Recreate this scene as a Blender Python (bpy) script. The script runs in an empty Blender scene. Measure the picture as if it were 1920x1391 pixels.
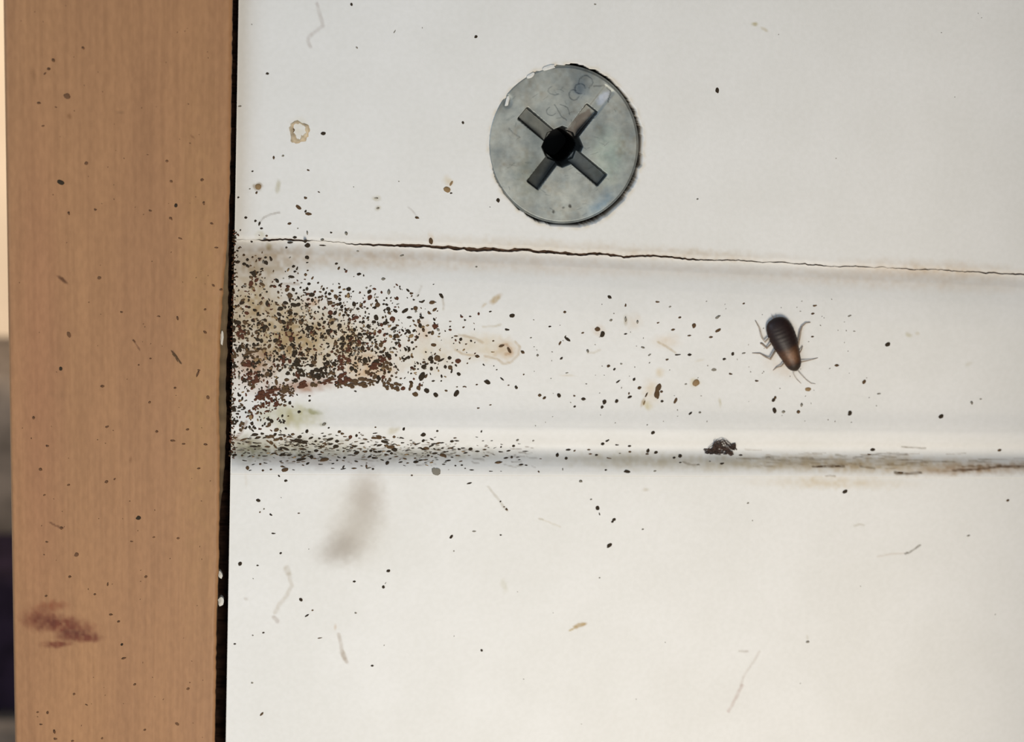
import bpy, bmesh, math, random
import numpy as np
from mathutils import Vector, Matrix

# ------------------------------------------------------------------ camera, world, lights, exposure
SC = bpy.context.scene
COL = SC.collection
MM = 0.001
FPX, CX, CY = 3000.0, 960.0, 695.5          # focal length and centre in photograph pixels (1920 x 1391)
DIST = 120.0                                 # mm from lens to panel along the axis; 1 px is about 0.04 mm there
YAW, PITCH, ROLL = 0.17, 0.235, 0.058
_f = Vector((math.sin(YAW)*math.cos(PITCH), math.cos(YAW)*math.cos(PITCH), -math.sin(PITCH)))
_r0 = Vector((math.cos(YAW), -math.sin(YAW), 0.0))
_u0 = _r0.cross(_f)
_r = _r0*math.cos(ROLL) + _u0*math.sin(ROLL)
_u = _u0*math.cos(ROLL) - _r0*math.sin(ROLL)
CAMP = -_f*DIST                              # mm
F, R, U, C0 = (np.array(v) for v in (_f, _r, _u, CAMP))

cam_data = bpy.data.cameras.new('camera')
cam = bpy.data.objects.new('camera', cam_data)
COL.objects.link(cam)
m = Matrix((_r, _u, -_f)).transposed().to_4x4()
m.translation = CAMP*MM
cam.matrix_world = m
cam_data.sensor_width = 36.0
cam_data.lens = FPX/1920.0*36.0
cam_data.clip_start = 0.005
cam_data.clip_end = 10.0
cam_data.dof.use_dof = True
cam_data.dof.focus_distance = 0.1165
cam_data.dof.aperture_fstop = 44.0
SC.camera = cam

world = bpy.data.worlds.new('room_light')
SC.world = world
world.use_nodes = True
world.node_tree.nodes['Background'].inputs[0].default_value = (0.80, 0.90, 1.0, 1)
world.node_tree.nodes['Background'].inputs[1].default_value = 0.31

def area(name, loc, target, size, watts, color):
    d = bpy.data.lights.new(name, 'AREA')
    d.shape = 'DISK'; d.size = size*MM; d.energy = watts; d.color = color
    o = bpy.data.objects.new(name, d)
    COL.objects.link(o)
    o.location = Vector(loc)*MM
    o.rotation_euler = (Vector(target)-Vector(loc)).to_track_quat('-Z', 'Y').to_euler()
    return o
area('warm_key_light', (27, -165, -86), (6, 0, -12), 85, 0.255, (1.0, 0.915, 0.785))  # warm soft key from the lower right
area('room_fill_cool', (-190, -170, 60), (-20, 0, 10), 150, 0.20, (0.62, 0.78, 1.0))
area('added_wall_fill', (-330, 180, 120), (-240, 420, 60), 60, 2.2, (1.0, 0.86, 0.66))  # unseen light added to brighten the far wall

SC.view_settings.view_transform = 'Standard'
SC.view_settings.look = 'None'
SC.view_settings.gamma = 1.0
SC.view_settings.use_curve_mapping = False
SC.view_settings.exposure = 0.0

# ------------------------------------------------------------------ helpers
def rays(px, py):
    px = np.asarray(px, float); py = np.asarray(py, float)
    return (F[:, None]*FPX + R[:, None]*(px-CX).ravel() - U[:, None]*(py-CY).ravel()).T

def on_plane(px, py, d=0.0):
    """point (mm) where the sight line of a photograph pixel meets the plane Y = d"""
    v = rays(px, py)
    t = (np.asarray(d, float).ravel() - C0[1])/v[:, 1]
    return C0 + v*t[:, None]

def to_px(P):
    q = np.asarray(P) - C0
    z = q @ F
    return CX + FPX*(q @ R)/z, CY - FPX*(q @ U)/z

def tag(o, label=None, cat=None, group=None, kind=None):
    if label: o['label'] = label
    if cat: o['category'] = cat
    if group: o['group'] = group
    if kind: o['kind'] = kind
    return o

def smooth(a, b, x):
    t = np.clip((x-a)/(b-a), 0, 1)
    return t*t*(3-2*t)

def vnoise(x, y, scale, seed):
    """smooth value noise 0..1"""
    rs = np.random.RandomState(seed)
    g = rs.rand(128, 128)
    u = np.asarray(x)/scale + 300.0; v = np.asarray(y)/scale + 300.0
    i = np.floor(u).astype(int); j = np.floor(v).astype(int)
    fu = u-i; fv = v-j
    fu = fu*fu*(3-2*fu); fv = fv*fv*(3-2*fv)
    i0, j0, i1, j1 = i % 128, j % 128, (i+1) % 128, (j+1) % 128
    return (g[i0, j0]*(1-fu)+g[i1, j0]*fu)*(1-fv) + (g[i0, j1]*(1-fu)+g[i1, j1]*fu)*fv

def grid_mesh(name, P, mat, pigment=None, smooth_shade=True, kind=None):
    """P: (rows, cols, 3) in mm -> one quad grid object; pigment (rows, cols, 3) -> colour attribute"""
    nr, nc = P.shape[:2]
    me = bpy.data.meshes.new(name)
    co = (P.reshape(-1, 3)*MM).astype(np.float32)
    a = (np.arange(nr-1)[:, None]*nc + np.arange(nc-1)[None, :]).ravel()
    q = np.stack([a, a+1, a+nc+1, a+nc], 1).astype(np.int32)
    me.vertices.add(len(co)); me.vertices.foreach_set('co', co.ravel())
    me.loops.add(q.size); me.loops.foreach_set('vertex_index', q.ravel())
    me.polygons.add(len(q))
    me.polygons.foreach_set('loop_start', np.arange(0, q.size, 4, dtype=np.int32))
    me.polygons.foreach_set('loop_total', np.full(len(q), 4, dtype=np.int32))
    me.update(calc_edges=True)
    me.polygons.foreach_set('use_smooth', np.full(len(q), smooth_shade))
    if pigment is not None:
        at = me.color_attributes.new('pigment', 'FLOAT_COLOR', 'POINT')
        c = np.ones((len(co), 4), np.float32); c[:, :3] = pigment.reshape(-1, 3)
        at.data.foreach_set('color', c.ravel())
    me.materials.append(mat)
    o = bpy.data.objects.new(name, me)
    COL.objects.link(o)
    if kind: o['kind'] = kind
    return o

def bm_obj(name, bm, mat, parent=None, sm=True):
    me = bpy.data.meshes.new(name)
    bm.to_mesh(me); bm.free()
    if sm:
        me.polygons.foreach_set('use_smooth', np.ones(len(me.polygons), bool))
    me.materials.append(mat)
    o = bpy.data.objects.new(name, me)
    COL.objects.link(o)
    if parent: o.parent = parent
    return o

# ------------------------------------------------------------------ materials
def new_mat(name, rough=0.5, spec=0.5, metal=0.0):
    mt = bpy.data.materials.new(name); mt.use_nodes = True
    nt = mt.node_tree; b = nt.nodes['Principled BSDF']
    b.inputs['Roughness'].default_value = rough
    b.inputs['Specular IOR Level'].default_value = spec
    b.inputs['Metallic'].default_value = metal
    return mt, nt, b

def N(nt, kind, **kw):
    n = nt.nodes.new(kind)
    for k, v in kw.items():
        if k in n.inputs: n.inputs[k].default_value = v
        else: setattr(n, k, v)
    return n

def mul(nt, a, b, fac=1.0):
    n = nt.nodes.new('ShaderNodeMix'); n.data_type = 'RGBA'; n.blend_type = 'MULTIPLY'
    n.inputs[0].default_value = fac
    nt.links.new(a, n.inputs[6]); nt.links.new(b, n.inputs[7])
    return n.outputs[2]

def noise_col(nt, scale, c1, c2, lo=0.35, hi=0.65, detail=3, stretch=(1, 1, 1)):
    tc = N(nt, 'ShaderNodeTexCoord')
    mp = N(nt, 'ShaderNodeMapping'); mp.inputs['Scale'].default_value = stretch
    nt.links.new(tc.outputs['Object'], mp.inputs[0])
    no = N(nt, 'ShaderNodeTexNoise', Scale=scale, Detail=detail)
    nt.links.new(mp.outputs[0], no.inputs['Vector'])
    cr = N(nt, 'ShaderNodeValToRGB')
    cr.color_ramp.elements[0].position = lo; cr.color_ramp.elements[1].position = hi
    cr.color_ramp.elements[0].color = (*c1, 1); cr.color_ramp.elements[1].color = (*c2, 1)
    nt.links.new(no.outputs['Fac'], cr.inputs[0])
    return cr.outputs[0], no.outputs['Fac']

def add_bump(nt, b, fac, strength, dist):
    bp = N(nt, 'ShaderNodeBump', Strength=strength, Distance=dist)
    nt.links.new(fac, bp.inputs['Height'])
    nt.links.new(bp.outputs[0], b.inputs['Normal'])

# white paint with pigment (dirt, stains, painted shade) from the colour attribute
M_white, nt, b = new_mat('white_paint', 0.5, 0.35)
at = N(nt, 'ShaderNodeAttribute', attribute_name='pigment')
c, f1 = noise_col(nt, 160, (0.735, 0.715, 0.675), (0.765, 0.745, 0.71))
c2, f2 = noise_col(nt, 2600, (0.97, 0.97, 0.965), (1, 1, 1), detail=2)
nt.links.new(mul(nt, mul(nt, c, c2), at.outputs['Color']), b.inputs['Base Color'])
add_bump(nt, b, f2, 0.35, 0.00003)

# woodgrain laminate
M_wood, nt, b = new_mat('woodgrain_laminate', 0.5, 0.3)
at = N(nt, 'ShaderNodeAttribute', attribute_name='pigment')
c, f1 = noise_col(nt, 300, (0.360, 0.180, 0.082), (0.398, 0.202, 0.090), stretch=(1, 1, 0.1))
c2, f2 = noise_col(nt, 2600, (0.86, 0.84, 0.82), (1.03, 1.03, 1.03), lo=0.36, hi=0.6, stretch=(1, 1, 0.035))
c3, f3 = noise_col(nt, 3500, (0.90, 0.89, 0.88), (1.0, 1.0, 1.0), stretch=(1, 1, 0.4))
nt.links.new(mul(nt, mul(nt, mul(nt, c, c2, 0.6), c3), at.outputs['Color']), b.inputs['Base Color'])
add_bump(nt, b, f2, 0.25, 0.00003)

# zinc plated screw
M_zinc, nt, b = new_mat('dull_zinc', 0.46, 0.5, 0.55)
at = N(nt, 'ShaderNodeAttribute', attribute_name='pigment')
c, f1 = noise_col(nt, 420, (0.20, 0.225, 0.225), (0.37, 0.39, 0.365), detail=6)
c2, f2 = noise_col(nt, 2200, (0.86, 0.87, 0.88), (1, 1, 1), detail=3)
nt.links.new(mul(nt, mul(nt, c, c2), at.outputs['Color']), b.inputs['Base Color'])
add_bump(nt, b, f1, 0.25, 0.00012)

def flat_mat(name, col, rough=0.5, spec=0.3, var=0.35, scale=4000):
    mt, nt, b = new_mat(name, rough, spec)
    lo = tuple(x*(1-var) for x in col); hi = tuple(min(1, x*(1+var)) for x in col)
    c, f = noise_col(nt, scale, lo, hi)
    nt.links.new(c, b.inputs['Base Color'])
    add_bump(nt, b, f, 0.3, 0.00003)
    return mt
M_shade_board = flat_mat('shade_board_brown', (0.13, 0.08, 0.05), 0.5, 0.3, 0.1, 200)
M_grime = flat_mat('dark_grime', (0.028, 0.014, 0.009), 0.85, 0.1, 0.5, 1500)
M_crack = flat_mat('crack_grime', (0.085, 0.050, 0.032), 0.85, 0.1, 0.5, 2500)
M_chip = flat_mat('white_chip', (0.70, 0.68, 0.63), 0.7, 0.2, 0.05)
DROP = {
    'k': flat_mat('dropping_black_brown', (0.040, 0.028, 0.017), 0.8, 0.12),
    'b': flat_mat('dropping_dark_brown', (0.105, 0.062, 0.031), 0.8, 0.12),
    'r': flat_mat('dropping_red_brown', (0.105, 0.042, 0.024), 0.8, 0.1),
    't': flat_mat('dropping_tan', (0.27, 0.170, 0.075), 0.5, 0.3),
    'g': flat_mat('dropping_grey', (0.25, 0.225, 0.18), 0.8, 0.1),
    'w': flat_mat('dropping_on_wood', (0.15, 0.072, 0.034), 0.7, 0.2),
}

# ------------------------------------------------------------------ the surface of the white panels
# profile rows: photograph row at x=440 and at x=1920, depth in mm (positive goes into the wall)
PROF = [(450, 517, 0.62), (472, 539, 0.32), (510, 575, 0.0), (560, 615, -0.18), (640, 680, -0.24), (730, 742, -0.29),
        (760, 775, -0.37), (793, 806, -0.57), (806, 818, -0.58), (818, 831, -0.44), (832, 842, -0.22), (846, 855, -0.32),
        (868, 872, -0.88), (880, 885, -1.13), (889, 896, -1.22), (905, 912, -1.24)]
def row_line(yl, yr, d):
    A = on_plane([440, 1920], [yl, yr], d)
    k = (A[1, 2]-A[0, 2])/(A[1, 0]-A[0, 0])
    return A[0, 2]-k*A[0, 0], k              # Z = c + k X
LINES = [row_line(*p) for p in PROF]
DEP = [p[2] for p in PROF]
CR = row_line(448, 515, 0.0)                 # the cracked joint under the upper panel

def strip_depth(X, Z):
    """depth of the moulding and of the lower panel"""
    Zs = np.array([c + k*X for c, k in LINES])          # rows x n, falling
    out = np.full_like(X, DEP[-1])
    out = np.where(Z > Zs[0], DEP[0], out)
    for i in range(len(LINES)-1):
        hi, lo = Zs[i], Zs[i+1]
        m_ = (Z <= hi) & (Z > lo)
        t = np.clip((hi-Z)/(hi-lo), 0, 1)
        # Catmull-Rom style tangents keep the coving round
        p0, p1, p2, p3 = DEP[max(i-1, 0)], DEP[i], DEP[i+1], DEP[min(i+2, len(DEP)-1)]
        v = 0.5*((2*p1) + (-p0+p2)*t + (2*p0-5*p1+4*p2-p3)*t*t + (-p0+3*p1-3*p2+p3)*t**3)
        out = np.where(m_, v, out)
    return out

def depth(X, Z):
    return np.where(Z > CR[0]+CR[1]*X, 0.0, strip_depth(X, Z))

WOOD_D = -1.5
def wood_right(py):
    return np.interp(py, [-300, 0, 200, 350, 440, 520, 620, 750, 850, 1075, 1150, 1391, 1700],
                     [440, 435.5, 433, 430.5, 427, 420, 413, 410, 412, 409.5, 406, 402.5, 396])
def hit(px, py):
    """point (mm) of the photographed surface under pixels"""
    px = np.atleast_1d(np.asarray(px, float)); py = np.atleast_1d(np.asarray(py, float))
    w = px < wood_right(py)
    d = np.where(w, WOOD_D, 0.0)
    for _ in range(14):
        P = on_plane(px, py, d)
        d = 0.4*d + 0.6*np.where(w, WOOD_D, depth(P[:, 0], P[:, 2]))
    return on_plane(px, py, d)

# ------------------------------------------------------------------ stains painted as pigment (surface dirt, plus some painted shade)
# blobs: x y rx ry angle  r g b  amount softness
BLOBS = [
    # brown film round the dense cluster, crack grime, and shade painted below the crack
    (520, 620, 150, 115, 0, .76, .68, .54, .95, 1), (600, 640, 190, 100, 0, .84, .76, .62, .8, 1), (470, 560, 70, 110, 0, .80, .72, .58, .8, 1),
    (480, 690, 60, 60, 0, .76, .60, .48, .8, 1), (690, 690, 85, 45, 0, .88, .74, .58, .8, 1), (800, 665, 110, 60, 0, .92, .86, .76, .6, 1), (560, 725, 110, 22, 6, .70, .52, .42, .8, 1),
    (545, 780, 90, 40, 0, .80, .78, .62, .8, 1), (560, 840, 190, 34, 0, .72, .70, .62, .8, 1), (800, 850, 260, 24, 0, .80, .78, .72, .7, 1),
    (470, 840, 60, 40, 0, .66, .65, .56, .8, 1), (500, 495, 110, 60, 0, .80, .74, .66, .9, 1), (900, 490, 760, 30, -2.6, .94, .90, .86, .7, 1), (1650, 524, 480, 26, -2.6, .94, .90, .86, .7, 1),  # long bands: shade painted as brown tint below the crack
    (640, 485, 300, 36, -2.6, .91, .87, .82, .7, 1), (600, 864, 230, 20, 0, .84, .815, .80, .9, 1), (1000, 462, 560, 22, -2.6, .93, .89, .84, .6, 1),
    (1300, 478, 300, 16, -2.6, .88, .83, .77, .5, 1), (1750, 505, 260, 24, -2.6, .88, .81, .73, .6, 1),
    # amber smear right of the cluster
    (905, 650, 75, 36, -4, .93, .86, .74, .55, .8), (948, 655, 28, 30, 0, .88, .76, .60, .45, .6), (930, 560, 17, 8, 38, .80, .70, .54, .7, .6), (908, 572, 10, 4, 40, .85, .76, .62, .5, .7),
    (795, 620, 20, 30, 0, .90, .76, .62, .5, .9), (655, 640, 40, 40, 0, .90, .80, .62, .5, .9), (585, 565, 22, 14, 0, .88, .70, .55, .6, .8),
    # cove dirt to the right
    (1400, 868, 500, 22, -.4, .86, .82, .74, .7, .9), (1650, 872, 330, 24, -.6, .86, .78, .66, .7, .9), (1850, 878, 200, 17, 2, .76, .66, .56, .7, .9),
    (1560, 905, 210, 18, -1, .90, .84, .74, .6, 1), (1150, 858, 170, 20, 0, .88, .85, .78, .6, 1),
    # soft grey cast shadow painted under the ledge
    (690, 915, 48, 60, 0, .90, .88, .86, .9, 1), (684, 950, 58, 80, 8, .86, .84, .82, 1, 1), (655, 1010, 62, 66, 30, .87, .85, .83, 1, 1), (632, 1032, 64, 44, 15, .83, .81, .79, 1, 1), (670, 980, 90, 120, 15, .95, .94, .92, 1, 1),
    # ring stain and blots on the upper panel
    (521, 350, 7, 17, -12, .84, .82, .74, .7, .6), (706, 372, 12, 8, 0, .82, .79, .70, .7, .7), (709, 390, 9, 7, 0, .82, .79, .70, .6, .7),
    (484, 349, 11, 9, 0, .62, .54, .42, .7, .5), (1415, 46, 9, 6, 0, .80, .76, .62, .8, .8), (1434, 55, 12, 5, -25, .86, .82, .72, .7, .8),
    (840, 340, 12, 16, 20, .93, .86, .74, .6, .9), (808, 447, 10, 20, 0, .92, .84, .74, .6, .9), (488, 440, 12, 12, 0, .84, .81, .70, .6, .9), (505, 462, 9, 10, 0, .78, .72, .58, .7, .7),
    (560, 240, 26, 28, 0, .95, .92, .85, .6, .9),
    # lower panel blots
    (1088, 1172, 17, 5.5, 16, .74, .62, .42, .95, .5), (1072, 1180, 9, 2.5, 25, .82, .74, .58, .8, .6), (1210, 917, 10, 5, 0, .90, .88, .84, .7, .8),
    (1514, 1196, 3, 10, 8, .90, .88, .84, .7, .8), (1014, 973, 7, 3, -20, .78, .74, .66, .7, .6), (945, 1098, 9, 18, 12, .90, .89, .83, .5, .8),
    (461, 1122, 6, 4, -30, .84, .81, .78, .8, .7), (461, 900, 5, 22, 0, .93, .90, .86, .6, 1), (628, 1175, 4, 10, 0, .92, .87, .82, .7, .9),
    # blots on the moulding, right part
    (1222, 735, 22, 38, 0, .95, .89, .80, .7, 1), (1215, 760, 13, 14, 0, .90, .85, .68, .7, .9), (1205, 755, 5, 14, -20, .74, .64, .48, .6, .8), (1238, 700, 12, 14, 0, .94, .88, .78, .7, 1),
    (1304, 717, 13, 12, 0, .90, .85, .70, .6, .9), (1704, 628, 9, 6, -25, .88, .86, .78, .7, .8), (1816, 683, 10, 5, 20, .90, .88, .82, .6, .8), (1720, 625, 7, 4, 0, .90, .87, .80, .6, .8),
    (1173, 600, 5, 14, 0, .84, .81, .75, .8, .8), (1350, 755, 4, 13, 8, .86, .83, .74, .8, .8), (1312, 676, 14, 4, 14, .93, .91, .86, .8, .9), (1188, 603, 22, 22, 0, .95, .90, .84, .6, 1),
    (1063, 704, 22, 3, -2, .94, .91, .86, .8, .9), (1122, 620, 18, 15, -40, .93, .86, .79, .7, 1), (1250, 640, 40, 20, 0, .97, .92, .86, .7, 1),
    (737, 808, 18, 8, 20, .80, .76, .64, .6, .8), (587, 770, 20, 9, -10, .76, .76, .64, .8, .7), (545, 785, 14, 22, 0, .82, .77, .58, .6, .9), (606, 795, 10, 6, 15, .70, .69, .60, .6, .7),
    (1465, 690, 50, 26, -30, .95, .89, .83, .5, 1),
]
# strokes: width, rgb, amount, points
STROKES = [
    (4.0, (.78, .74, .72), .55, [(594, 7), (600, 28), (606, 48), (592, 60), (580, 68), (577, 76), (582, 88)]),
    (1.8, (.6, .56, .52), .6, [(486, 419), (495, 408), (508, 401), (525, 399)]),
    (2.0, (.6, .56, .52), .35, [(766, 388), (776, 398), (782, 407)]),
    (7.0, (.80, .76, .70), .6, [(537, 1066), (541, 1074)]), (4.5, (.86, .83, .79), .7, [(541, 1076), (548, 1098), (536, 1118), (522, 1136), (516, 1148)]), (5.0, (.74, .69, .66), .7, [(514, 1158), (520, 1164)]),
    (4.2, (.77, .72, .68), .65, [(635, 1190), (640, 1210), (643, 1230), (650, 1241)]), (5.5, (.80, .76, .70), .5, [(641, 1222), (646, 1234)]),
    (2.6, (.76, .73, .67), .6, [(915, 912), (926, 925), (938, 940), (944, 950), (952, 957)]),
    (2.6, (.88, .85, .83), .7, [(1424, 1222), (1413, 1240), (1398, 1262), (1388, 1285)]), (3.6, (.84, .77, .75), .7, [(1391, 1285), (1380, 1308), (1366, 1334)]), (2.2, (.7, .66, .62), .6, [(1387, 1220), (1402, 1221)]),
    (2.0, (.36, .32, .27), .8, [(1697, 1038), (1706, 1036), (1715, 1029), (1725, 1022)]), (2.0, (.88, .83, .78), .6, [(1645, 1043), (1670, 1039), (1695, 1037)]),
    (2.2, (.86, .84, .80), .7, [(1602, 986), (1612, 983), (1620, 984)]), (2.0, (.9, .87, .80), .6, [(1018, 975), (1035, 981), (1050, 988)]),
    (2.0, (.8, .77, .72), .5, [(790, 536), (785, 548), (781, 556)]), (2.4, (.72, .66, .58), .5, [(830, 560), (831, 570), (831, 580)]),
    (2.6, (.82, .77, .68), .6, [(905, 612), (925, 612), (938, 608)]), (2.6, (.78, .68, .54), .6, [(910, 668), (930, 673), (945, 682), (960, 678), (972, 665), (974, 650), (966, 640)]),
    (3.4, (.74, .58, .42), .6, [(938, 648), (950, 646), (957, 654), (960, 662), (948, 664)]), (3.0, (.74, .64, .5), .55, [(862, 628), (890, 634), (905, 642)]), (2.6, (.8, .7, .56), .6, [(855, 656), (868, 664), (890, 666)]),
    (2.4, (.78, .70, .56), .6, [(1234, 641), (1246, 648), (1258, 655), (1266, 661)]), (2.2, (.9, .87, .82), .8, [(1102, 662), (1114, 662), (1125, 656)]),
    (2.4, (.70, .66, .58), .5, [(695, 640), (708, 648), (712, 656)]), (3.0, (.6, .5, .4), .4, [(530, 532), (545, 531), (560, 533)]),
    (3, (.55, .42, .36), .6, [(440, 822), (452, 812), (458, 798), (462, 790)]), (3, (.55, .42, .36), .6, [(440, 824), (456, 826), (470, 831)]),
    # drag marks in the cove
    (2.2, (.42, .36, .28), .8, [(1525, 875), (1545, 875), (1582, 874)]), (2.0, (.5, .45, .36), .7, [(1612, 874), (1640, 878)]), (3.0, (.40, .35, .28), .8, [(1678, 886), (1690, 888), (1726, 886)]),
    (2.6, (.42, .34, .26), .8, [(1788, 882), (1830, 880), (1870, 875), (1925, 874)]), (1.8, (.55, .5, .42), .6, [(1548, 892), (1566, 893)]), (1.6, (.5, .46, .4), .7, [(1690, 838), (1735, 840)]),
    (3.0, (.66, .62, .56), .6, [(1430, 857), (1450, 858)]), (2.0, (.6, .55, .5), .7, [(1280, 866), (1300, 872), (1312, 871)]), (2.2, (.62, .58, .5), .6, [(1568, 852), (1585, 856)]),
    (1.4, (.6, .56, .5), .6, [(945, 872), (965, 875), (982, 872)]), (1.8, (.5, .46, .42), .6, [(1600, 858), (1650, 850), (1700, 852)]),
]
RNG = np.random.RandomState(5)
for _ in range(60):       # fine horizontal dirt lines in the right cove
    x = RNG.uniform(1380, 1920); y = 862+RNG.normal(0, 9)+(x-1380)*0.012
    STROKES.append((RNG.uniform(.7, 1.6), (.62, .56, .48), RNG.uniform(.25, .6), [(x, y), (x+RNG.uniform(10, 60), y+RNG.uniform(-2, 2))]))
for _ in range(90):       # and fine smears in the left cove
    x = RNG.uniform(470, 1000); y = 848+RNG.normal(0, 12)
    STROKES.append((RNG.uniform(.7, 1.5), (.45, .40, .36), RNG.uniform(.3, .7), [(x, y), (x+RNG.uniform(6, 22), y+RNG.uniform(-3, 4))]))

def paint(P, blobs, strokes, base=None):
    sh = P.shape[:-1]
    x, y = to_px(P.reshape(-1, 3))
    col = np.ones((x.size, 3)) if base is None else base.reshape(-1, 3).copy()
    wx = (vnoise(x, y, 9, 1)-.5)*7 + (vnoise(x, y, 4, 2)-.5)*3
    wy = (vnoise(x, y, 9, 3)-.5)*7 + (vnoise(x, y, 4, 4)-.5)*3
    for (bx, by, rx, ry, ang, r, g, b_, am, so) in blobs:
        rm = max(rx, ry)*1.15+4
        idx = np.nonzero((abs(x-bx) < rm) & (abs(y-by) < rm))[0]
        if not idx.size: continue
        k = min(1.0, min(rx, ry)/14.0)
        dx = x[idx]-bx+wx[idx]*k; dy = -(y[idx]-by+wy[idx]*k)
        a = math.radians(ang)
        u = (dx*math.cos(a)+dy*math.sin(a))/rx; v = (-dx*math.sin(a)+dy*math.cos(a))/ry
        d = np.sqrt(u*u+v*v)
        al = am*(1-smooth(1-so, 1.0, d))
        if max(r, g, b_)-min(r, g, b_) > .055:
            al = np.clip(al*(.45+.7*vnoise(x[idx], y[idx], 6, 8)+.6*vnoise(x[idx], y[idx], 17, 9)), 0, 1)
        col[idx] *= 1-al[:, None]*(1-np.array([r, g, b_])**1.9)
    for (w, rgb, am, pts) in strokes:
        best = None
        xs = [p[0] for p in pts]; ys = [p[1] for p in pts]
        idx = np.nonzero((x > min(xs)-w*2-3) & (x < max(xs)+w*2+3) & (y > min(ys)-w*2-3) & (y < max(ys)+w*2+3))[0]
        if not idx.size: continue
        X, Y = x[idx]+wx[idx]*.25, y[idx]+wy[idx]*.25
        best = np.full(idx.size, 1e9)
        for (x0, y0), (x1, y1) in zip(pts[:-1], pts[1:]):
            l2 = (x1-x0)**2+(y1-y0)**2
            t = np.clip(((X-x0)*(x1-x0)+(Y-y0)*(y1-y0))/l2, 0, 1)
            best = np.minimum(best, np.hypot(X-x0-t*(x1-x0), Y-y0-t*(y1-y0)))
        al = am*(1-smooth(w*.4, w*1.25, best))*(.65+.6*vnoise(X, Y, 5, 7))
        al = np.clip(al, 0, 1)
        col[idx] *= 1-al[:, None]*(1-np.array(rgb)**1.6)
    return np.clip(col, 0, 2.5).reshape(*sh, 3)

# column positions (mm), fine inside the photographed field, coarse beyond
EDGE = on_plane([447.5, 423.5], [0, 1391], 0.0)          # the panels' left edge is one straight line
ek = (EDGE[1, 0]-EDGE[0, 0])/(EDGE[1, 2]-EDGE[0, 2]); ec = EDGE[0, 0]-ek*EDGE[0, 2]
X_FINE = on_plane([1950], [700], 0)[0, 0] + 2.0
SP = 0.085
us = np.concatenate([np.arange(0, X_FINE-ec, SP), X_FINE-ec+np.array([1, 4, 9, 16, 26, 40, 60.])])

def panel_grid(zt, zb, dfun):
    """rows run between zt(X) and zb(X)"""
    n = int(max(abs(np.max(zt[0]-zb[0])), 1)/SP)
    return n

def build_panel(name, top, bot, dfun, extra_top=(), extra_bot=(), post=None, thick=9.0):
    """top, bot: (c, k) lines Z = c + k X bounding the piece; extra rows (mm) continue beyond the frame"""
    mid_x = 5.0
    h = (top[0]+top[1]*mid_x)-(bot[0]+bot[1]*mid_x)
    t = np.linspace(0, 1, int(h/SP)+1)
    rows = [('s', v) for v in t]
    P = np.zeros((len(extra_top)+len(t)+len(extra_bot), len(us), 3))
    Xn = us + ec
    def fill(i, X, Z):
        P[i, :, 0] = X; P[i, :, 2] = Z
    for i, e in enumerate(extra_top):
        Z = top[0]+top[1]*Xn + e; fill(i, Xn+ek*Z*np.exp(-us/8), Z)
    for i, v in enumerate(t):
        Z = (top[0]+top[1]*Xn)*(1-v)+(bot[0]+bot[1]*Xn)*v
        fill(i+len(extra_top), Xn+ek*Z*np.exp(-us/8), Z)
    for i, e in enumerate(extra_bot):
        Z = bot[0]+bot[1]*Xn - e; fill(i+len(extra_top)+len(t), Xn+ek*Z*np.exp(-us/8), Z)
    P[:, :, 1] = dfun(P[:, :, 0].ravel(), P[:, :, 2].ravel()).reshape(P.shape[:2])
    base = np.ones(P.shape)
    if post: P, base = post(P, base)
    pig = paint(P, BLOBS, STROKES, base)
    # turn the rims back so the sheet has its real thickness
    def pad(A, back):
        A = np.concatenate([A[:1], A[:1], A, A[-1:], A[-1:]], 0); A = np.concatenate([A[:, :1], A[:, :1], A, A[:, -1:], A[:, -1:]], 1)
        if back:
            A[0, :, 1] = A[-1, :, 1] = thick; A[:, 0, 1] = A[:, -1, 1] = thick
        return A
    return grid_mesh(name, pad(P, True), M_white, pad(pig, False), kind='structure')

SCREW_C, SCREW_RX, SCREW_RY = (1057.0, 272.5), 141.0, 150.5
def crack_width(px):
    return np.interp(px, [430, 480, 500, 560, 600, 640, 700, 770, 840, 900, 1000, 1100, 1200, 1300, 1400, 1500, 1700, 1920],
                     [1.2, 1.2, 3.0, 3.2, 1.2, 1.2, 4.0, 4.5, 5.0, 6.0, 4.6, 4.6, 3.6, 3.0, 2.2, 2.0, 2.0, 2.6])
def crack_edge(P, side):
    """jagged offsets (mm) of a paint edge along the joint"""
    px, _ = to_px(P)
    j = (vnoise(px, px*0, 13, 21)-.5)*3.6 + (vnoise(px, px*0, 5, 22)-.5)*2.6 + (vnoise(px, px*0, 45, 23)-.5)*6
    w = 1.0 + 1.35*crack_width(px)*(0.6+0.8*vnoise(px, px*0, 14, 24+side))
    return (j*0.6 + (w*.5 if side else -w*.5))*0.04

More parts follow.
